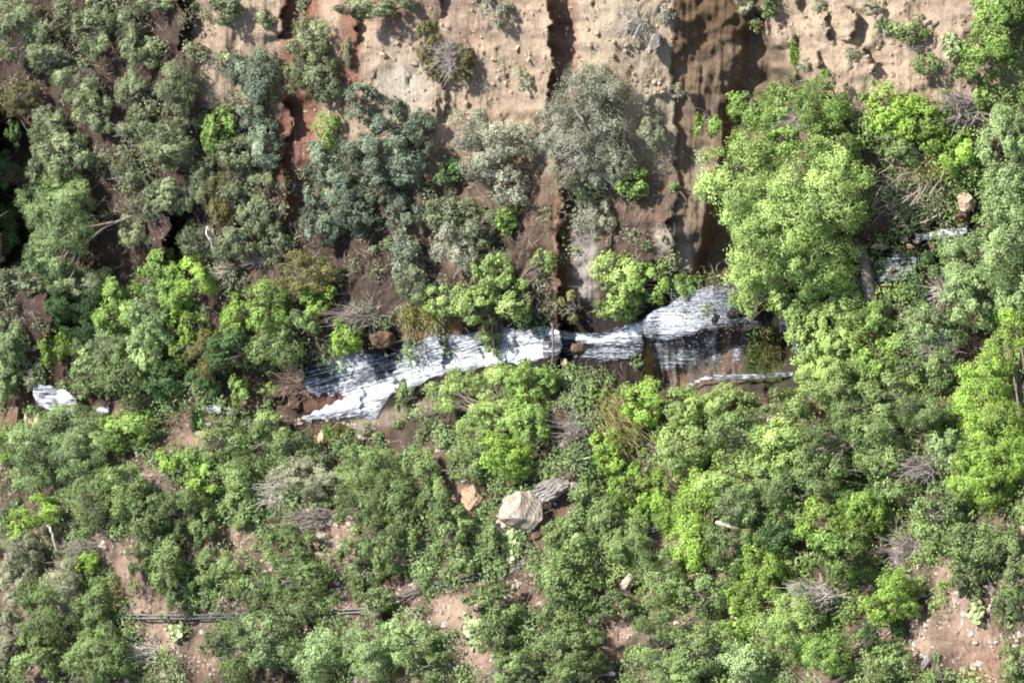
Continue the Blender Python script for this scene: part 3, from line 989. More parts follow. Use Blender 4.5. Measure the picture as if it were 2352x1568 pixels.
for i, r in enumerate(BARE.strip().split('\n')):
    a, label = r.split('|')
    x, y, rx, ry, m = a.split(); x, y, rx, ry = map(float, (x, y, rx, ry))
    rng = np.random.default_rng(4000 + i)
    R = np.array([ry * S, .6 * (rx + ry) / 2 * S, rx * S])
    hc = .55 * R[2]
    xb = x + hc * CP / S
    big = math.sqrt(R[0] * R[2])
    v, q = spray(rng, R, int(14 + 20 * big), .028 + .012 * big, 5)
    v = v + np.array([0, 0, hc])
    lift = .9 if 'heart' in label or 'inside' in label or 'over the sage' in label or 'left of the shaded' in label or 'in the green' in label or 'bare grey crown' in label else .05
    base = at(xb, y, H(xb, y) + lift)
    o = link('bare_bush', mesh_np('bare_bush', v, q, BM[m])); o.location = Vector(base)
    tag(o, label, 'dead bush', 'leafless bushes')

# the driftwood tangle beside the stream at the right
rng = np.random.default_rng(77)
ls, rs = [], []
for i in range(210):
    cx, cy = rng.normal(2105, 42), rng.normal(440, 32)
    an = rng.normal(.1, .75); Lh = rng.uniform(14, 60)
    t = np.linspace(-1, 1, 7)
    X = cx + t * Lh * math.cos(an) + (t * t - .4) * rng.normal(0, 10); Y = cy + t * Lh * math.sin(an) + (t * t - .4) * rng.normal(0, 12)
    ls.append(at(X, Y, H(X, Y).mean() + .10 + rng.uniform(0, .55) + t * rng.normal(0, .2)))
    r = rng.uniform(.008, .018) + .03 * rng.random() ** 4; rs.append(np.linspace(r, r * .6, 7))
v, q = tubes(ls, rs, 5)
b0 = v.mean(0)
o = link('driftwood', mesh_np('driftwood', v - b0, q, M_DRIFT, smooth=True)); o.location = Vector(b0)
tag(o, 'tangle of bleached driftwood branches caught beside the stream at right', 'driftwood')


# ------------------------------------------------------- stones and logs ----
def boulder_mesh(rng, R, mat, cuts=16, sub=4, rough=.09, smooth=False):
    bm = bmesh.new(); bmesh.ops.create_icosphere(bm, subdivisions=sub, radius=1)
    V = np.array([v.co[:] for v in bm.verts]); F = np.array([[v.index for v in f.verts] for f in bm.faces]); bm.free()
    for _ in range(cuts):
        n = unit(rng.normal(size=3)); d = rng.uniform(.52, .88)
        e = np.maximum(V @ n - d, 0)
        V = V - e[:, None] * n * .97
    f = rng.normal(size=(6, 3)) * 5; ph = rng.uniform(0, 6, 6)
    V = V * (1 + rough * .6 * np.sin(V @ f.T + ph).sum(1)[:, None] / 3)
    fl = np.abs(np.sin(V @ f[0] * 1.4 + 1.5 * np.sin(V @ f[1]))) + .6 * np.abs(np.sin(V @ f[2] * 2.6 + np.sin(V @ f[3])))
    V = V * (1 - rough * .75 * fl[:, None])
    beds = np.sin(V[:, 2] * 17 + 2 * np.sin(V[:, 0] * 2))
    V = V * (1 + .018 * beds[:, None] * np.array([1, 1, 0]))
    V = V * np.asarray(R)
    return mesh_np('rock', V, F, mat, smooth=smooth)


def rock(name, label, x, y, rx, ry, mat, seed, group=None, cat='rock', roll=0.0, lift=.15, cuts=16, depth=.8, sub=4):
    rng = np.random.default_rng(seed)
    k = S
    me = boulder_mesh(rng, (ry * k, depth * (rx + ry) / 2 * k, rx * k), mat, cuts, sub)
    o = link(name, me)
    o.location = Vector(at(x, y, H(x, y) + lift * (rx + ry) * k))
    o.rotation_euler = (PITCH, roll, rng.uniform(-.2, .2))
    tag(o, label, cat, group)
    return o


rock('boulder', 'big pale cracked boulder with a dark undercut among shrubs', 1200, 1172, 66, 74, M_ROCKPALE, 3, 'boulders', 'boulder', .35, .2, 34, .9, 5)
rock('boulder', 'flat grey slab lying behind the big pale cracked boulder', 1278, 1122, 62, 28, M_ROCKGREY, 9, 'boulders', 'boulder', -.2, .12, 12, .8, 5)
rock('boulder', 'rusty tan slab leaning left of the big pale cracked boulder', 1098, 1142, 50, 50, M_ROCKRUST, 41, 'boulders', 'boulder', .5, .12, 14, .6, 5)
rock('boulder', 'shaded undercut block right below the big pale cracked boulder', 1236, 1206, 32, 40, M_ROCKBROWN, 42, 'boulders', 'boulder', .2, .12, 14, .8, 5)
rock('boulder', 'angular grey tan rock wedged at the lower left of the big pale cracked boulder', 1158, 1212, 26, 30, M_ROCKPALE, 51, 'boulders', 'boulder', .6, .25, 20, .9, 4)
rock('boulder', 'brownish rock between the big pale cracked boulder and the grey slab', 1250, 1152, 30, 34, M_ROCKTAN, 52, 'boulders', 'boulder', -.4, .2, 20, .9, 4)
rock('boulder', 'dark block under the right end of the grey slab', 1322, 1126, 26, 26, M_ROCKGREY, 53, 'boulders', 'boulder', .4, .2, 18, .9, 4)
rock('boulder', 'white rock alone in the green below the pipes', 1444, 1338, 17, 28, M_ROCKPALE, 5, 'boulders', 'boulder', .3, .45)
rock('boulder', 'smooth tan boulder beside the upper right stream bend', 2218, 460, 30, 26, M_ROCKTAN, 6, 'boulders', 'boulder', .5, .45, 10)
rock('boulder', 'white split rock beside the shaded brown track', 2206, 1342, 14, 30, M_ROCKPALE, 12, 'boulders', 'boulder', .2, .4)
rock('boulder', 'grey stone lying in the shade of the brown track', 2126, 1522, 13, 24, M_ROCKGREY, 13, 'boulders', 'boulder', .3, .3)
rock('boulder', 'brown wet boulder left of the far left slab stones', 34, 962, 22, 40, M_ROCKBROWN, 14, 'boulders', 'boulder', .1, .4)
rock('boulder', 'pale slab stone leaning, leftmost of three below the far left cascade', 62, 966, 9, 27, M_ROCKTAN, 15, 'boulders', 'boulder', -.3, .6)
rock('boulder', 'long pale slab stone, middle of three below the far left cascade', 80, 972, 10, 32, M_ROCKTAN, 16, 'boulders', 'boulder', .2, .7)
rock('boulder', 'short pale slab stone right beside the mossy tuft at far left', 113, 962, 9, 20, M_ROCKTAN, 17, 'boulders', 'boulder', .1, .6)
rock('boulder', 'pinkish stone above the lime tree at the far left cascade', 80, 798, 8, 9, M_ROCKTAN, 18, 'boulders', 'boulder', 0, .4)
rock('boulder', 'grey rounded rock right of the tiny trickle', 532, 946, 14, 18, M_ROCKGREY, 19, 'boulders', 'boulder', 0, .4)
rock('boulder', 'tan rock wedged left of the main cascade under the driftwood', 692, 862, 14, 20, M_ROCKTAN, 20, 'boulders', 'boulder', .3, .5)
rock('boulder', 'brown block under the driftwood heap at the cascade', 680, 930, 22, 26, M_ROCKBROWN, 21, 'boulders', 'boulder', 0, .3)
rock('boulder', 'dark rock roofing the top edge of the main cascade', 880, 778, 36, 24, M_ROCKBROWN, 22, 'boulders', 'boulder', .1, .35, 14, 1.0)
rock('boulder', 'grey boulder leaning on the lip of the brown overhang', 1506, 98, 18, 32, M_ROCKGREY, 23, 'boulders', 'boulder', .5, .25)
rock('boulder', 'orange-stained rock standing in the narrow chute', 1296, 836, 15, 14, M_ROCKTAN, 24, 'boulders', 'boulder', .2, .5)
rock('boulder', 'dark wet rock splitting the narrow chute', 1330, 800, 26, 16, M_ROCKBROWN, 25, 'boulders', 'boulder', .1, .45)
rock('boulder', 'dark wet rock in the rapids behind the cottonwood trunk', 2056, 622, 17, 14, M_ROCKBROWN, 26, 'boulders', 'boulder', .1, .5)
rock('boulder', 'brown wet stone right beneath the smooth tan boulder', 2212, 498, 28, 16, M_ROCKBROWN, 27, 'boulders', 'boulder', .1, .4)
rock('boulder', 'pale rock on the rubble under the main cascade', 738, 1008, 14, 18, M_ROCKTAN, 28, 'boulders', 'boulder', .1, .4)
rock('boulder', 'tan flat stone left of the rapids', 2020, 566, 30, 9, M_ROCKTAN, 29, 'boulders', 'boulder', .1, .4)
rock('boulder', 'pale rock in the green right of the airy cottonwood', 1922, 918, 14, 16, M_ROCKPALE, 30, 'boulders', 'boulder', .1, .5)
rock('boulder', 'pale rocks showing between shrubs left of the rounded cottonwood', 1768, 968, 14, 20, M_ROCKPALE, 31, 'boulders', 'boulder', .1, .5)
rock('boulder', 'orange ledge rock at the foot of the rubble, lower left', 470, 1000, 26, 13, M_ROCKTAN, 33, 'boulders', 'boulder', .1, .4)
rock('boulder', 'grey rubble block under the dead brush at lower left', 742, 1236, 24, 18, M_ROCKPALE, 34, 'boulders', 'boulder', .1, .3)
rock('boulder', 'pale rubble block between two shrubs at lower left', 800, 1246, 16, 14, M_ROCKPALE, 35, 'boulders', 'boulder', .1, .3)

rng = np.random.default_rng(8)
for i in range(22):
    x = rng.uniform(2010, 2225); y = np.interp(x, [2010, 2100, 2225], [625, 560, 505]) + rng.normal(0, 18)
    rock('stone', 'small brown stone among the rubble of the upper right stream bed', x, y, rng.uniform(6, 15), rng.uniform(5, 10), (M_ROCKTAN, M_ROCKBROWN, M_ROCKRUST)[i % 3], 300 + i, 'stones of the upper right stream bed', 'stone', .2, .35, 10, .9, 2)
STONES = [(879, 126, 8, 9), (915, 87, 6, 6), (842, 105, 4, 5), (1107, 119, 6, 5), (1213, 137, 4, 9), (1222, 32, 3, 6), (1142, 180, 4, 5), (1160, 193, 4, 6), (1174, 211, 3, 4), (1350, 66, 7, 6), (1372, 78, 7, 6),
          (1410, 98, 7, 6), (1436, 118, 7, 5), (1406, 128, 8, 6), (1424, 200, 9, 10), (1443, 234, 6, 7), (1417, 252, 5, 5), (1502, 190, 5, 6), (1514, 192, 4, 5), (1186, 112, 4, 10), (1084, 24, 3, 4), (1105, 86, 3, 4), (1440, 68, 6, 5), (1480, 60, 5, 4),
          (912, 100, 5, 5), (938, 210, 4, 4), (990, 250, 5, 4), (1070, 238, 6, 8), (1345, 40, 6, 5)]
for i, (x, y, rx, ry) in enumerate(STONES):
    rock('stone', 'loose tan stone casting a small shadow on the bare sunlit bank', x, y, rx * 1.15, ry * 1.15, M_ROCKTAN, 200 + i, 'loose stones on the bare bank', 'stone', .3 * (i % 5 - 2), .35, 10, .9, 2)


def log(label, pts, r0, r1, mat, name='log', cat='log', group=None):
    P = np.array([at(x, y, H(x, y) + dw) for x, y, dw in pts])
    t = np.linspace(0, len(P) - 1, 14)
    L = np.stack([np.interp(t, np.arange(len(P)), P[:, k]) for k in range(3)], 1)
    L[1:-1] = (L[:-2] + L[1:-1] + L[2:]) / 3
    L[1:-1] += np.random.default_rng(len(label)).normal(size=(12, 3)) * r0 * .25
    b = L[0].copy()
    v, q = tubes([L - b], [np.linspace(r0, r1, 14)], 8)
    o = link(name, mesh_np(name, v, q, mat, smooth=True)); o.location = Vector(b)
    tag(o, label, cat, group)


log('grey fallen log under the tall bright tree at lower right', [(1648, 1200, 1.4), (1680, 1210, 1.5), (1714, 1222, 1.3)], .14, .07, M_PALE)
log('bent white snag standing out of the lower left shrubs', [(132, 1262, .8), (122, 1230, 2.0), (116, 1212, 2.3), (108, 1204, 2.4)], .11, .05, M_PALE)
log('crooked bleached stem on the oak slope above the bright thicket', [(476, 520, 1.2), (474, 540, 1.5), (484, 552, 1.5), (488, 576, 1.2)], .06, .03, M_PALE)
log('gnarled root-like trunk crossing the water at the rock rib', [(1267, 742, .9), (1270, 770, 1.2), (1271, 800, 1.2), (1268, 832, 1.0), (1263, 844, .7)], .075, .05, M_BARK)
log('bent dead bough arching over the pale rocks at middle right', [(1700, 978, 1.0), (1725, 962, 1.5), (1770, 956, 1.5), (1790, 950, 1.0)], .07, .04, M_TWIG)
log('short grey dead bough over the right pipe stretch', [(2000, 1060, 1.8), (2030, 1040, 2.2), (2042, 1010, 2.2)], .09, .04, M_TWIG)
log('thin dark branch lying on the orange earth slide', [(1050, 1138, .3), (1068, 1158, .35), (1104, 1164, .3)], .06, .03, M_BARK)
log('bleached log lying across the stream below the tan boulder', [(2060, 520, .5), (2120, 512, .6), (2176, 482, .6), (2200, 470, .4)], .06, .03, M_DRIFT)
log('dark bough showing in the crown of the biggest silvery oak', [(1352, 300, 2.8), (1338, 275, 3.4), (1320, 254, 3.6)], .10, .05, M_BARK)

# ------------------------------------------------------------------ pipes ----
PIPE = [(150, 1412), (267, 1411), (413, 1413), (557, 1409), (700, 1404), (784, 1400), (844, 1396), (905, 1372), (966, 1350), (1047, 1330), (1247, 1283), (1380, 1247), (1511, 1210), (1636, 1174), (1755, 1139), (1850, 1112)]
for k, (dy, lab) in enumerate([(0, 'black water pipe running down the lower slope, the upper of two in the picture'), (7.5, 'black water pipe running down the lower slope, the lower of two in the picture')]):
    px = np.arange(236, 1850, 12.0); py = np.interp(px, *zip(*PIPE)) + dy + vnoise(px / 60, px * 0 + k, 90) * .3
    hh = H0(px, py) + fbm(px / 120, py / 120, 3, 3) * .42
    hh = np.maximum(hh, H(px, py) - .02) + .26
    hh = np.convolve(np.pad(hh, 12, 'edge'), np.ones(25) / 25, 'valid')
    hh = np.maximum(hh, H(px, py) + .0)
    L = at(px, py, hh)
    b = L[0].copy()
    v, q = tubes([L - b], [np.full(len(L), .06)], 8)
    root = empty('water_pipe', b); tag(root, lab, 'pipe', 'black pipes on the lower slope')
    link('pipe_run', mesh_np('pipe_run', v, q, M_PIPE, smooth=True), root)
    cl = []
    for j in range(8, len(L) - 2, 18):
        T = unit(L[j + 1] - L[j])
        cl.append(np.stack([L[j] - b + T * s for s in (-.09, -.03, .03, .09)]))
    for c_ in cl:
        v, q = tubes([c_], [np.full(4, .08)], 8)
        link('coupling', mesh_np('coupling', v, q, M_PIPE), root)


# ------------------------------------------------------- cactus and yucca ----
def cactus(label, x, y, rx, ry, n, seed):
    rng = np.random.default_rng(seed)
    V, Q, T = [], [], []; c = 0
    an = np.arange(10) / 10 * 2 * np.pi
    for i in range(n):
        px, py = x + rng.normal(0, rx * .31), y + rng.normal(0, ry * .31)
        p = at(px, py, H(px, py) + rng.uniform(.12, .55))
        nrm = unit(rng.normal(size=3) + np.array([0, -1.0, .4])); a = unit(np.cross(nrm, rng.normal(size=3))); b = np.cross(nrm, a)
        r = rng.uniform(.11, .20)
        ring = lambda k, o: p + nrm * o + (np.cos(an) * .8)[:, None] * a * r * k + np.sin(an)[:, None] * b * r * k
        pts = np.concatenate([ring(.55, .03), ring(1, .012), ring(1, -.012), ring(.55, -.03)])
        V.append(pts)
        for k in range(3):
            for j in range(10):
                Q.append([c + k * 10 + j, c + k * 10 + (j + 1) % 10, c + k * 10 + 10 + (j + 1) % 10, c + k * 10 + 10 + j])
        for k0 in (0, 30):
            for j in range(1, 8, 2):
                Q.append([c + k0, c + k0 + j, c + k0 + j + 1, c + k0 + j + 2])
        T += [float(np.clip(.5 + rng.normal() * .25, 0, 1))] * (30 + 8); c += 40
    V = np.concatenate(V); b0 = at(x, y, H(x, y))
    o = link('prickly_pear', mesh_np('prickly_pear', V - b0, Q, M_PEAR, tint=T)); o.location = Vector(b0)
    tag(o, label, 'cactus', 'prickly pear cacti')


cactus('wide prickly pear clump on the rubble below the pipes', 1088, 1446, 42, 52, 150, 1)
cactus('pale prickly pear under the big pale cracked boulder', 1176, 1236, 34, 48, 130, 2)
cactus('prickly pear on the bare ground under the left end of pipes', 402, 1450, 22, 26, 70, 3)
cactus('pale prickly pear beside the white split rock', 2244, 1402, 24, 48, 100, 4)
cactus('greyish prickly pear on the bank at the upper right', 2186, 104, 26, 44, 110, 5)
cactus('small prickly pear on the tan bank between oaks', 524, 130, 22, 16, 50, 6)
cactus('small prickly pear left of the white rubble in lower middle', 800, 1120, 18, 14, 40, 7)


def rosette(name, label, cat, x, y, r, n, mat, seed, w=.045, lift=.2, grp=None, flop=.3):
    rng = np.random.default_rng(seed)
    V, T = [], []
    for i in range(n):
        d = unit(rng.normal(size=3) + np.array([0, -.35, flop])); s = unit(np.cross(d, rng.normal(size=3))); L = r * S * rng.uniform(.65, 1.1)
        m = d * L * .5 + UP * L * .06; e = d * L - UP * L * .10
        V += [s * w * .5, m + s * w, e, m - s * w]; T.append(float(np.clip(rng.normal(.5, .25), 0, 1)))
    o = link(name, mesh_np(name, np.array(V), np.arange(4 * n).reshape(n, 4), mat, tint=T)); o.location = Vector(at(x, y, H(x, y) + lift))
    tag(o, label, cat, grp)


YG = 'spiky yuccas'
rosette('yucca', 'spiky yucca rosette on the tan bank at upper right', 'yucca', 2030, 58, 30, 90, M_YUCCA, 1, grp=YG)
rosette('yucca', 'dark spiky yucca in the shade above the pale boulder', 'yucca', 1326, 1058, 38, 120, M_YUCCA, 2, lift=.6, grp=YG)
rosette('yucca', 'small spiky yucca above the pale fractured rock face', 'yucca', 1484, 562, 16, 60, M_YUCCA, 3, grp=YG)
rosette('yucca', 'tiny yucca by the dry shrub right of the grey slab', 'yucca', 1527, 550, 13, 50, M_YUCCA, 4, grp=YG)


def tussock(label, x, y, rx, ry, n, seed, mat=M_STRAW, dx=-.2, Lr=(.5, 1.1), name='grass_tussock', cat='grass clump', grp='grass clumps'):
    rng = np.random.default_rng(seed)
    px = x + rng.normal(0, rx * .45, n); py = y + rng.normal(0, ry * .45, n)
    p = at(px, py, H(px, py)); b0 = at(x, y, H(x, y))
    L = rng.uniform(*Lr, n)[:, None]
    d = unit(rng.normal(size=(n, 3)) * .45 + np.array([dx, -.5, .7])); s = unit(np.cross(d, rng.normal(size=(n, 3)))) * .016
    m = p + d * L * .55; e = p + d * L + np.array([dx * .3, -.25, -.22]) * L
    V = np.stack([p - s, p + s, m + s, m - s, m - s, m + s, e + s * .3, e - s * .3], 1).reshape(-1, 3) - b0
    o = link(name, mesh_np(name, V, np.arange(8 * n).reshape(-1, 4), mat, tint=np.repeat(np.clip(rng.normal(.5, .25, n), 0, 1), 2))); o.location = Vector(b0)
    tag(o, label, cat, grp)


tussock('straw-coloured grass tussock beside the feathery lime tree', 1424, 962, 46, 60, 2600, 1, dx=-.5, Lr=(.8, 1.8))
tussock('golden dry grass hanging at the cliff edge above the cascade', 992, 732, 30, 20, 700, 2, Lr=(.4, .8))
tussock('dry grass strip beside the tall narrow rock rib', 940, 720, 22, 26, 500, 3, Lr=(.4, .8))
tussock('tawny grass on the bank right of the yellow-green row', 2130, 388, 40, 20, 800, 4, Lr=(.4, .9))
tussock('pale straw grass at the end of the left pipes', 258, 1360, 18, 40, 900, 5, Lr=(.4, 1.0))
tussock('bright green moss strip hanging on the tan bank edge', 1826, 118, 8, 34, 900, 6, LEAF['g'], Lr=(.2, .5), name='moss_strip', cat='moss', grp='mossy tufts')
tussock('vivid moss tuft under the short slab stone at far left', 94, 962, 10, 26, 900, 7, LEAF['x'], Lr=(.2, .5), name='moss_tuft', cat='moss', grp='mossy tufts')
tussock('dark moss tuft beneath the tiny trickle at left', 455, 962, 12, 26, 900, 8, LEAF['x'], Lr=(.2, .5), name='moss_tuft', cat='moss', grp='mossy tufts')
tussock('upright moss tuft at the lower end of the main cascade', 754, 990, 8, 16, 700, 9, LEAF['g'], Lr=(.2, .5), name='moss_tuft', cat='moss', grp='mossy tufts')
tussock('round mossy cushion at the foot of the main cascade', 786, 988, 14, 14, 700, 10, LEAF['l'], Lr=(.2, .5), name='moss_tuft', cat='moss', grp='mossy tufts')
tussock('hanging moss in the grotto behind the droplets', 1770, 800, 26, 40, 1600, 11, LEAF['l'], Lr=(.2, .6), name='moss_tuft', cat='moss', grp='mossy tufts')
tussock('pale green moss curtain in the middle of the grotto', 1742, 800, 22, 44, 1500, 12, LEAF['s'], Lr=(.2, .6), name='moss_tuft', cat='moss', grp='mossy tufts')

# ------------------------------------------------------------------ water ----


def sheet(name, label, xs, top, bot, foam, lift, rows=26, step=3.0, base=None, ripple=.10, cut=None, group='white cascades of the stream', slope=0.0, cat='waterfall', mat=None):
    """a sheet of water between two banks, following the rock (or a given height)"""
    px = np.arange(xs[0], xs[-1] + .1, step)
    yt = np.interp(px, xs, top); yb = np.interp(px, xs, bot)
    ej = min(1.0, float(np.mean(yb - yt)) / 40)
    yt = yt + fbm(px / 26, px * 0 + 3, 101, 2) * 5 * ej; yb = yb + fbm(px / 26, px * 0 + 8, 102, 2) * 5 * ej
    t = np.linspace(0, 1, rows)[:, None]
    Y = yt * (1 - t) + yb * t; X = np.broadcast_to(px, Y.shape).copy()
    h = (H(X, Y) if base is None else base(X, Y))
    hs = h.copy()
    for _ in range(6):
        hs[1:-1, 1:-1] = (hs[1:-1, 1:-1] + hs[:-2, 1:-1] + hs[2:, 1:-1] + hs[1:-1, :-2] + hs[1:-1, 2:]) / 5
    h = np.maximum(hs, h - .02) + lift + ripple * (fbm(X / 40, Y / 9, 111, 2) * .6 + .25) * np.clip(4 * t * (1 - t) * 2, .15, 1)
    V = at(X, Y, h); b0 = V.reshape(-1, 3).mean(0)
    i = np.arange(X.size).reshape(X.shape)
    q = np.stack([i[:-1, :-1], i[1:, :-1], i[1:, 1:], i[:-1, 1:]], -1)
    if cut is not None:
        cx = (X[:-1, :-1] + X[1:, 1:]) / 2; cy = (Y[:-1, :-1] + Y[1:, 1:]) / 2
        q = q[~cut(cx, cy)]
    q = q.reshape(-1, 4)
    me = mesh_np(name, V - b0, q, mat or M_WATER, smooth=True)
    fm = foam(X, Y) + 0 * X
    edge = np.clip(np.minimum(t, 1 - t) * 7, 0, 1)
    fm = fm - .22 * (1 - edge)
    a = me.attributes.new('foam', 'FLOAT', 'POINT'); a.data.foreach_set('value', fm.astype(np.float32).ravel())
    uv = me.uv_layers.new(name='flow')
    vi = np.empty(len(me.loops), np.int32); me.loops.foreach_get('vertex_index', vi)
    skew = slope * (X - xs[0])
    U = np.stack([X.ravel() * S, (Y + skew).ravel() * S], 1)[vi]
    uv.data.foreach_set('uv', U.astype(np.float32).ravel())
    o = link(name, me); o.location = Vector(b0)
    return tag(o, label, cat, group)


def line_d(X, Y, pts):
    return Y - np.interp(X, *zip(*pts))


def foam_main(X, Y):
    d = line_d(X, Y, [(700, 958), (780, 918), (900, 880), (1012, 846), (1105, 828), (1270, 792)])
    f = .57 + .28 * np.exp(-(d / np.where(d < 0, 16, 26)) ** 2)
    f += .10 * (d > 0) * (1 - sstep(850, 890, X))
    f += .14 * band(X, 930, 1100, 20) * (d < 0) + .16 * band(X, 1120, 1270, 20)
    f += .16 * band(X, 755, 830, 14) * (d < -30)
    f -= .22 * np.exp(-((X - 890) / 28) ** 2) * (d < -8)
    f -= .25 * band(X, 700, 755, 8) * band(Y, 835, 872, 6)
    f += .10 * fbm(X / 60, Y / 30, 120, 3)
    return f


sheet('waterfall', 'wide white main cascade sliding over rock in the picture centre',
      [690, 702, 757, 798, 864, 902, 934, 977, 1018, 1163, 1262], [850, 846, 817, 799, 800, 802, 788, 776, 765, 757, 748],
      [962, 962, 966, 962, 958, 905, 893, 878, 862, 836, 822], foam_main, .10, 44,
      cut=lambda X, Y: ((X < 800) & (Y > 906 + 4 * np.sin(X / 5)) & (Y < 956 - .47 * (X - 700) + 3 * np.sin(X / 4))) | ((X > 858) & (X < 905) & (Y < 812)), slope=.28)


def foam_chute(X, Y):
    up = line_d(X, Y, [(1275, 764), (1320, 774), (1375, 784), (1430, 768), (1475, 752)])
    f = .30 + .46 * np.exp(-(up / 11) ** 2) + .32 * band(X, 1425, 1490, 14) * (up < 22)
    f += .16 * band(Y, 800, 824, 6)
    f -= .5 * np.exp(-((X - 1345) / 26) ** 2 - ((Y - 796) / 8) ** 2)
    return f


sheet('waterfall', 'narrow white chute between the rock rib and the big fall', [1246, 1278, 1320, 1375, 1420, 1451, 1486], [748, 754, 763, 768, 752, 736, 740],
      [822, 812, 822, 830, 828, 826, 800], foam_chute, .14, 30)

# the big fall leaps off the lip and drops free: to the right in the picture is straight down
LIPH = float(H0(1470, 752)) + .15


def fall_h(X, Y):
    t = np.maximum(X - 1478, 0) * S
    return LIPH + .32 * np.sqrt(t) + .27 * t + (752 - Y) * S * .12


def foam_fall(X, Y):
    up = line_d(X, Y, [(1475, 742), (1500, 716), (1552, 690), (1581, 671), (1616, 660), (1653, 658), (1790, 662)])
    f = .56 + .26 * np.exp(-((X - 1555) / 60) ** 2 - ((Y - 735) / 30) ** 2)
    f += .25 * np.exp(-(up / 8) ** 2) * (X < 1640)
    f -= .24 * sstep(1610, 1740, X) 
    f -= .16 * np.exp(-((X - 1505) / 14) ** 2)
    return f


sheet('waterfall', 'big free-falling white curtain bursting off the lip beside the giant cottonwood', [1476, 1483, 1500, 1552, 1581, 1616, 1653, 1720, 1800],
      [742, 733, 715, 689, 669, 657, 656, 660, 668], [764, 778, 778, 776, 768, 758, 754, 749, 746], foam_fall, .05, 40, base=fall_h, ripple=.08, mat=M_VEIL)
sheet('waterfall', 'thin white jet arching free of the orange wall', [1575, 1596, 1630, 1674, 1740, 1815, 1830], [884, 872, 860, 861, 859, 854, 853],
      [892, 882, 870, 871, 869, 864, 861], lambda X, Y: .62 - .22 * sstep(1640, 1780, X) + .3 * vnoise(X / 9, Y / 5, 160), .05, 8,
      base=lambda X, Y: float(H(1575, 890)) + .25 + .30 * np.sqrt(np.maximum(X - 1575, 0) * S) + .24 * np.maximum(X - 1575, 0) * S + 0 * Y, ripple=.05)
sheet('waterfall', 'thin sheen of water trickling down the orange streaked wall', [1490, 1520, 1600, 1690, 1720], [772, 772, 760, 752, 760],
      [800, 846, 866, 850, 820], lambda X, Y: .36 + .22 * vnoise(X / 26, Y / 30, 130) + .12 * vnoise(X / 9, Y / 60, 131) - .10 * sstep(830, 860, Y), .04, 34, ripple=.03, mat=M_VEIL)
sheet('waterfall', 'small white cascade dropping past slab stones at the far left', [76, 90, 127, 145, 176], [882, 884, 886, 896, 914], [902, 932, 948, 956, 958], lambda X, Y: .74 + .3 * vnoise(X / 14, Y / 16, 150), .9, 24)
sheet('waterfall', 'tiny glint of white water right of the far left cascade', [222, 232, 250], [940, 934, 926], [950, 954, 946], lambda X, Y: .72 + 0 * X, .35, 10)
sheet('waterfall', 'tiny trickle falling into a dark pool left of the driftwood', [462, 474, 490, 508], [928, 929, 930, 930], [944, 948, 950, 950], lambda X, Y: .50 + .3 * band(X, 492, 508, 4), .30, 12)
sheet('waterfall', 'small white rapids beside the grey cottonwood trunk', [2008, 2018, 2060, 2098, 2104], [604, 596, 590, 586, 596], [640, 652, 646, 640, 626],
      lambda X, Y: .62 + .45 * vnoise(X / 17, Y / 14, 140), .5, 22)
sheet('waterfall', 'narrow white riffle below the smooth tan boulder at right', [2104, 2120, 2150, 2190, 2222], [544, 536, 530, 524, 516], [552, 552, 548, 544, 534], lambda X, Y: .74 + .3 * vnoise(X / 14, Y / 8, 141), .28, 14)
sheet('stream_pool', 'foaming pool glimpsed through cottonwood leaves under the big fall', [1790, 1830, 1880, 1930, 1990, 2010], [690, 676, 668, 652, 624, 620], [770, 770, 744, 730, 690, 668],
      lambda X, Y: .62 + .4 * vnoise(X / 22, Y / 14, 142), .2, 28, cat='pool', group=None)
sheet('waterfall', 'slender white trickle at the right wall of the grotto', [1812, 1818, 1830, 1842], [752, 750, 764, 790], [770, 790, 812, 818], lambda X, Y: .80 + 0 * X, .4, 12)

# flying droplets round the big fall: nobody could count them
rng = np.random.default_rng(9)
n = 1700
px = 1540 + np.abs(rng.normal(0, 1, n)) * 105; py = np.where(rng.random(n) < .55, rng.normal(700, 34, n), rng.uniform(655, 880, n))
ok = (px < 1830) & (py > 652)
px, py = px[ok], py[ok]
P = at(px, py, fall_h(px, py) + rng.uniform(-.1, .7, len(px)))
r = .005 + .014 * rng.random((len(P), 1, 1)) ** 2
octa = np.array([[1, 0, 0], [0, 1, 0], [-1, 0, 0], [0, -1, 0], [0, 0, 1.9], [0, 0, -1.9]], float)
V = (P[:, None] + octa * r).reshape(-1, 3)
f = np.array([[0, 1, 4], [1, 2, 4], [2, 3, 4], [3, 0, 4], [1, 0, 5], [2, 1, 5], [3, 2, 5], [0, 3, 5]])
F = (f[None] + (np.arange(len(P)) * 6)[:, None, None]).reshape(-1, 3)
b0 = V.mean(0)
o = link('spray', mesh_np('spray', V - b0, F, M_DROP, smooth=True)); o.location = Vector(b0)
tag(o, 'scattered bright droplets flying round the big fall', 'spray', None, 'stuff')

# ------------------------------------------- gravel, litter, undergrowth ----
rng = np.random.default_rng(21)


def scatter(n, dens):
    n = int(n * 1.3); px = rng.uniform(-200, 2552, n); py = rng.uniform(-160, 1728, n)
    k = rng.random(n) < dens(px, py)
    return px[k], py[k]


def d_gravel(x, y):
    tan = band(x, 720, 1560, 40) * (1 - sstep(330, 430, y)) * .8 + band(x, 1760, 2300, 40) * (1 - sstep(180, 280, y)) * .9
    low = sstep(980, 1080, y) * (.8 + .5 * fbm(x / 120, y / 120, 150, 2))
    st = band(y, 960, 1010, 10) * band(x, 420, 880, 20) * .8
    a, b = recess(x, y)
    return np.clip(tan + low + st, 0, 1) * (1 - np.clip(a + b, 0, 1)) * np.clip(.75 + 1.2 * fbm(x / 34, y / 34, 151, 3), 0, 1)


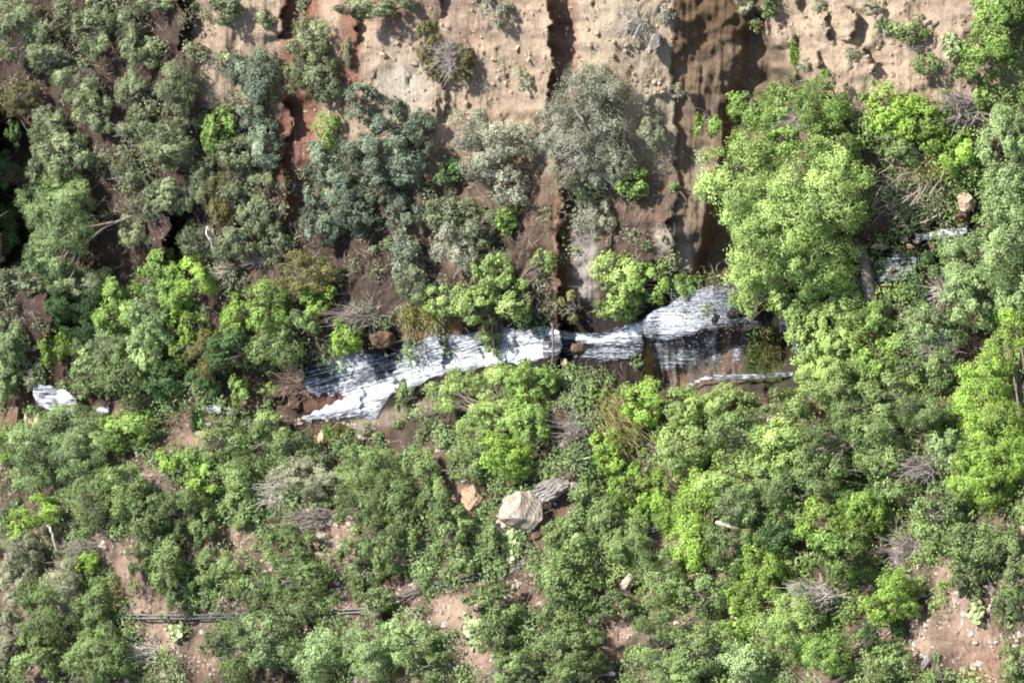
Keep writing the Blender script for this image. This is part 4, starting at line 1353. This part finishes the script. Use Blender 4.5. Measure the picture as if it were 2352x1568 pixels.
cube = np.array([[-1, -1, -1], [1, -1, -1], [1, 1, -1], [-1, 1, -1], [-1, -1, 1], [1, -1, 1], [1, 1, 1], [-1, 1, 1]], float)
f = np.array([[0, 3, 2, 1], [4, 5, 6, 7], [0, 1, 5, 4], [1, 2, 6, 5], [2, 3, 7, 6], [3, 0, 4, 7]])
for n0, part, r0, r1, pw, mat, label in ((60000, lambda x, y: y < 940, .02, .10, 4.5, M_ROCKTAN, 'loose gravel strewn over the bare tan bank'),
                                         (60000, lambda x, y: y >= 940, .025, .13, 3.6, M_CHIP, 'pale stone chips strewn over the lower slope')):
    px, py = scatter(n0, lambda x, y: d_gravel(x, y) * part(x, y))
    n = len(px)
    r = (r0 + r1 * rng.random((n, 1, 1)) ** pw)
    V = cube * rng.uniform(.45, 1.1, (n, 8, 3)) * r * rng.uniform(.6, 1.3, (n, 1, 3)) + at(px, py, H(px, py) + .02)[:, None]
    F = (f[None] + (np.arange(n) * 8)[:, None, None]).reshape(-1, 4)
    o = link('gravel', mesh_np('gravel', V, F, mat)); tag(o, label, 'gravel', None, 'stuff')


def d_veg(x, y):
    a, b = recess(x, y)
    d = np.abs(y - stream_y(x)); d2 = y - stream_y(x); wet = band(x, 640, 1850, 30) * np.exp(-(d / np.where((x < 920) & (d2 > 0), 92, 62)) ** 4)
    wet = np.maximum(wet, band(x, 1480, 1800, 10) * band(y, 740, 900, 10))
    wet = np.maximum(wet, np.exp(-((x - 105) / 55) ** 2 - ((y - 920) / 40) ** 2))
    return np.clip(litter(x, y) - a - b - wet, 0, 1)


# low leafy undergrowth
def undergrowth(label, n0, region, ca, cb, seed):
    rng = np.random.default_rng(seed)
    n0 = int(n0 * 1.3); px = rng.uniform(-200, 2552, n0); py = rng.uniform(-160, 1728, n0)
    k = rng.random(n0) < d_veg(px, py) * (.55 + .6 * fbm(px / 90, py / 90, seed, 2)) * region(px, py)
    px, py = px[k], py[k]
    n = len(px); per = 90
    c0 = at(px, py, H(px, py) + .15)
    d = unit(rng.normal(size=(n, per, 3)) + np.array([.1, -.5, .4]))
    P = c0[:, None] + d * rng.uniform(.3, 1.05, (n, 1, 1)) * rng.uniform(.35, 1, (n, per, 1))
    Nn = unit(d + rng.normal(size=d.shape) * .5 + np.array([.3, -.4, .45])).reshape(-1, 3); P = P.reshape(-1, 3)
    T = unit(np.cross(Nn, rng.normal(size=Nn.shape))); B = np.cross(Nn, T); sz = rng.uniform(.055, .11, (len(P), 1))
    V = np.stack([P - T * sz, P + B * sz * .6, P + T * sz, P - B * sz * .6], 1).reshape(-1, 3)
    tt = np.clip(np.repeat(rng.normal(.45, .17, n), per) + rng.normal(0, .14, n * per), 0, 1)
    o = link('undergrowth', mesh_np('undergrowth', V, np.arange(len(V)).reshape(-1, 4), leaf_mat('undergrowth_leaves', ca, cb), tint=tt)); tag(o, label, 'undergrowth', None, 'stuff')


r_ul = lambda x, y: (1 - sstep(760, 900, y + .05 * x)) * (1 - sstep(1500, 1650, x))
r_rt = lambda x, y: sstep(1300, 1550, x) * (1 - sstep(1400, 1700, y) * .5) * (1 - r_ul(x, y))
undergrowth('low grey-green undergrowth on the upper left slope', 9000, lambda x, y: .32 * r_ul(x, y), (.05, .06, .032), (.14, .155, .085), 301)
undergrowth('low mid green undergrowth on the lower left slope', 9000, lambda x, y: (1 - r_ul(x, y)) * (1 - r_rt(x, y)), (.045, .07, .025), (.13, .19, .07), 302)
undergrowth('low bright green undergrowth in the right half', 9000, r_rt, (.06, .09, .025), (.17, .24, .07), 303)

# dead twigs and stalks on the ground
px, py = scatter(22000, lambda x, y: np.maximum(d_veg(x, y), .4 * sstep(980, 1060, y)) * (.5 + .4 * fbm(x / 110, y / 110, 170, 2)))
n = len(px)
p0 = at(px, py, H(px, py) + .03)
d = unit(rng.normal(size=(n, 3)) + np.array([0, -.5, .35])) * rng.uniform(.3, 1.2, (n, 1))
bend = rng.normal(size=(n, 3)) * .12
t = np.linspace(0, 1, 4)[None, :, None]
L = p0[:, None] + d[:, None] * t + bend[:, None] * (4 * t * (1 - t))
v, q = tubes(L, np.linspace(.016, .006, 4)[None].repeat(n, 0) * rng.uniform(.7, 1.6, (n, 1)), 3)
o = link('dead_twigs', mesh_np('dead_twigs', v, q, M_TWIG)); tag(o, 'fallen grey twigs and dry stalks littering the ground', 'twigs', None, 'stuff')

# ----------------------------------------------------- light and camera ----
to_sun = unit(-.68 * AX + .44 * AY + .52 * AZ)
sun = bpy.data.lights.new('sun', 'SUN'); sun.energy = 5.0; sun.angle = math.radians(.53); sun.color = (1, .945, .86)
so = bpy.data.objects.new('sun', sun); C.objects.link(so)
so.rotation_euler = Vector(to_sun).to_track_quat('Z', 'Y').to_euler()
so.location = Vector(to_sun * 100)
elev = math.asin(to_sun[2]); azim = math.atan2(to_sun[0], to_sun[1])
w = bpy.data.worlds.new('World'); bpy.context.scene.world = w; w.use_nodes = True
nt = w.node_tree; nt.nodes.clear()
sky = nt.nodes.new('ShaderNodeTexSky'); sky.sky_type = 'NISHITA'; sky.sun_disc = False; sky.sun_elevation = elev; sky.sun_rotation = azim
bg = nt.nodes.new('ShaderNodeBackground'); bg.inputs[1].default_value = .095
wo = nt.nodes.new('ShaderNodeOutputWorld'); nt.links.new(sky.outputs[0], bg.inputs[0]); nt.links.new(bg.outputs[0], wo.inputs[0])

cam = bpy.data.cameras.new('camera'); co = bpy.data.objects.new('camera', cam); C.objects.link(co)
co.matrix_world = Matrix(((AX[0], AY[0], AZ[0], AZ[0] * DIST), (AX[1], AY[1], AZ[1], AZ[1] * DIST), (AX[2], AY[2], AZ[2], AZ[2] * DIST), (0, 0, 0, 1)))
cam.sensor_fit = 'HORIZONTAL'; cam.angle = 2 * math.atan(FRAME_W / 2 / DIST); cam.dof.use_dof = True; cam.dof.focus_distance = 150; cam.dof.aperture_fstop = 1.35; cam.clip_start = 1; cam.clip_end = 2000
sc_ = bpy.context.scene
sc_.camera = co
sc_.view_settings.view_transform = 'Standard'; sc_.view_settings.look = 'None'; sc_.view_settings.gamma = 1
sc_.view_settings.exposure = 1.15
sc_.render.filter_size = 1.9
sc_.cycles.max_bounces = 6; sc_.cycles.transparent_max_bounces = 8
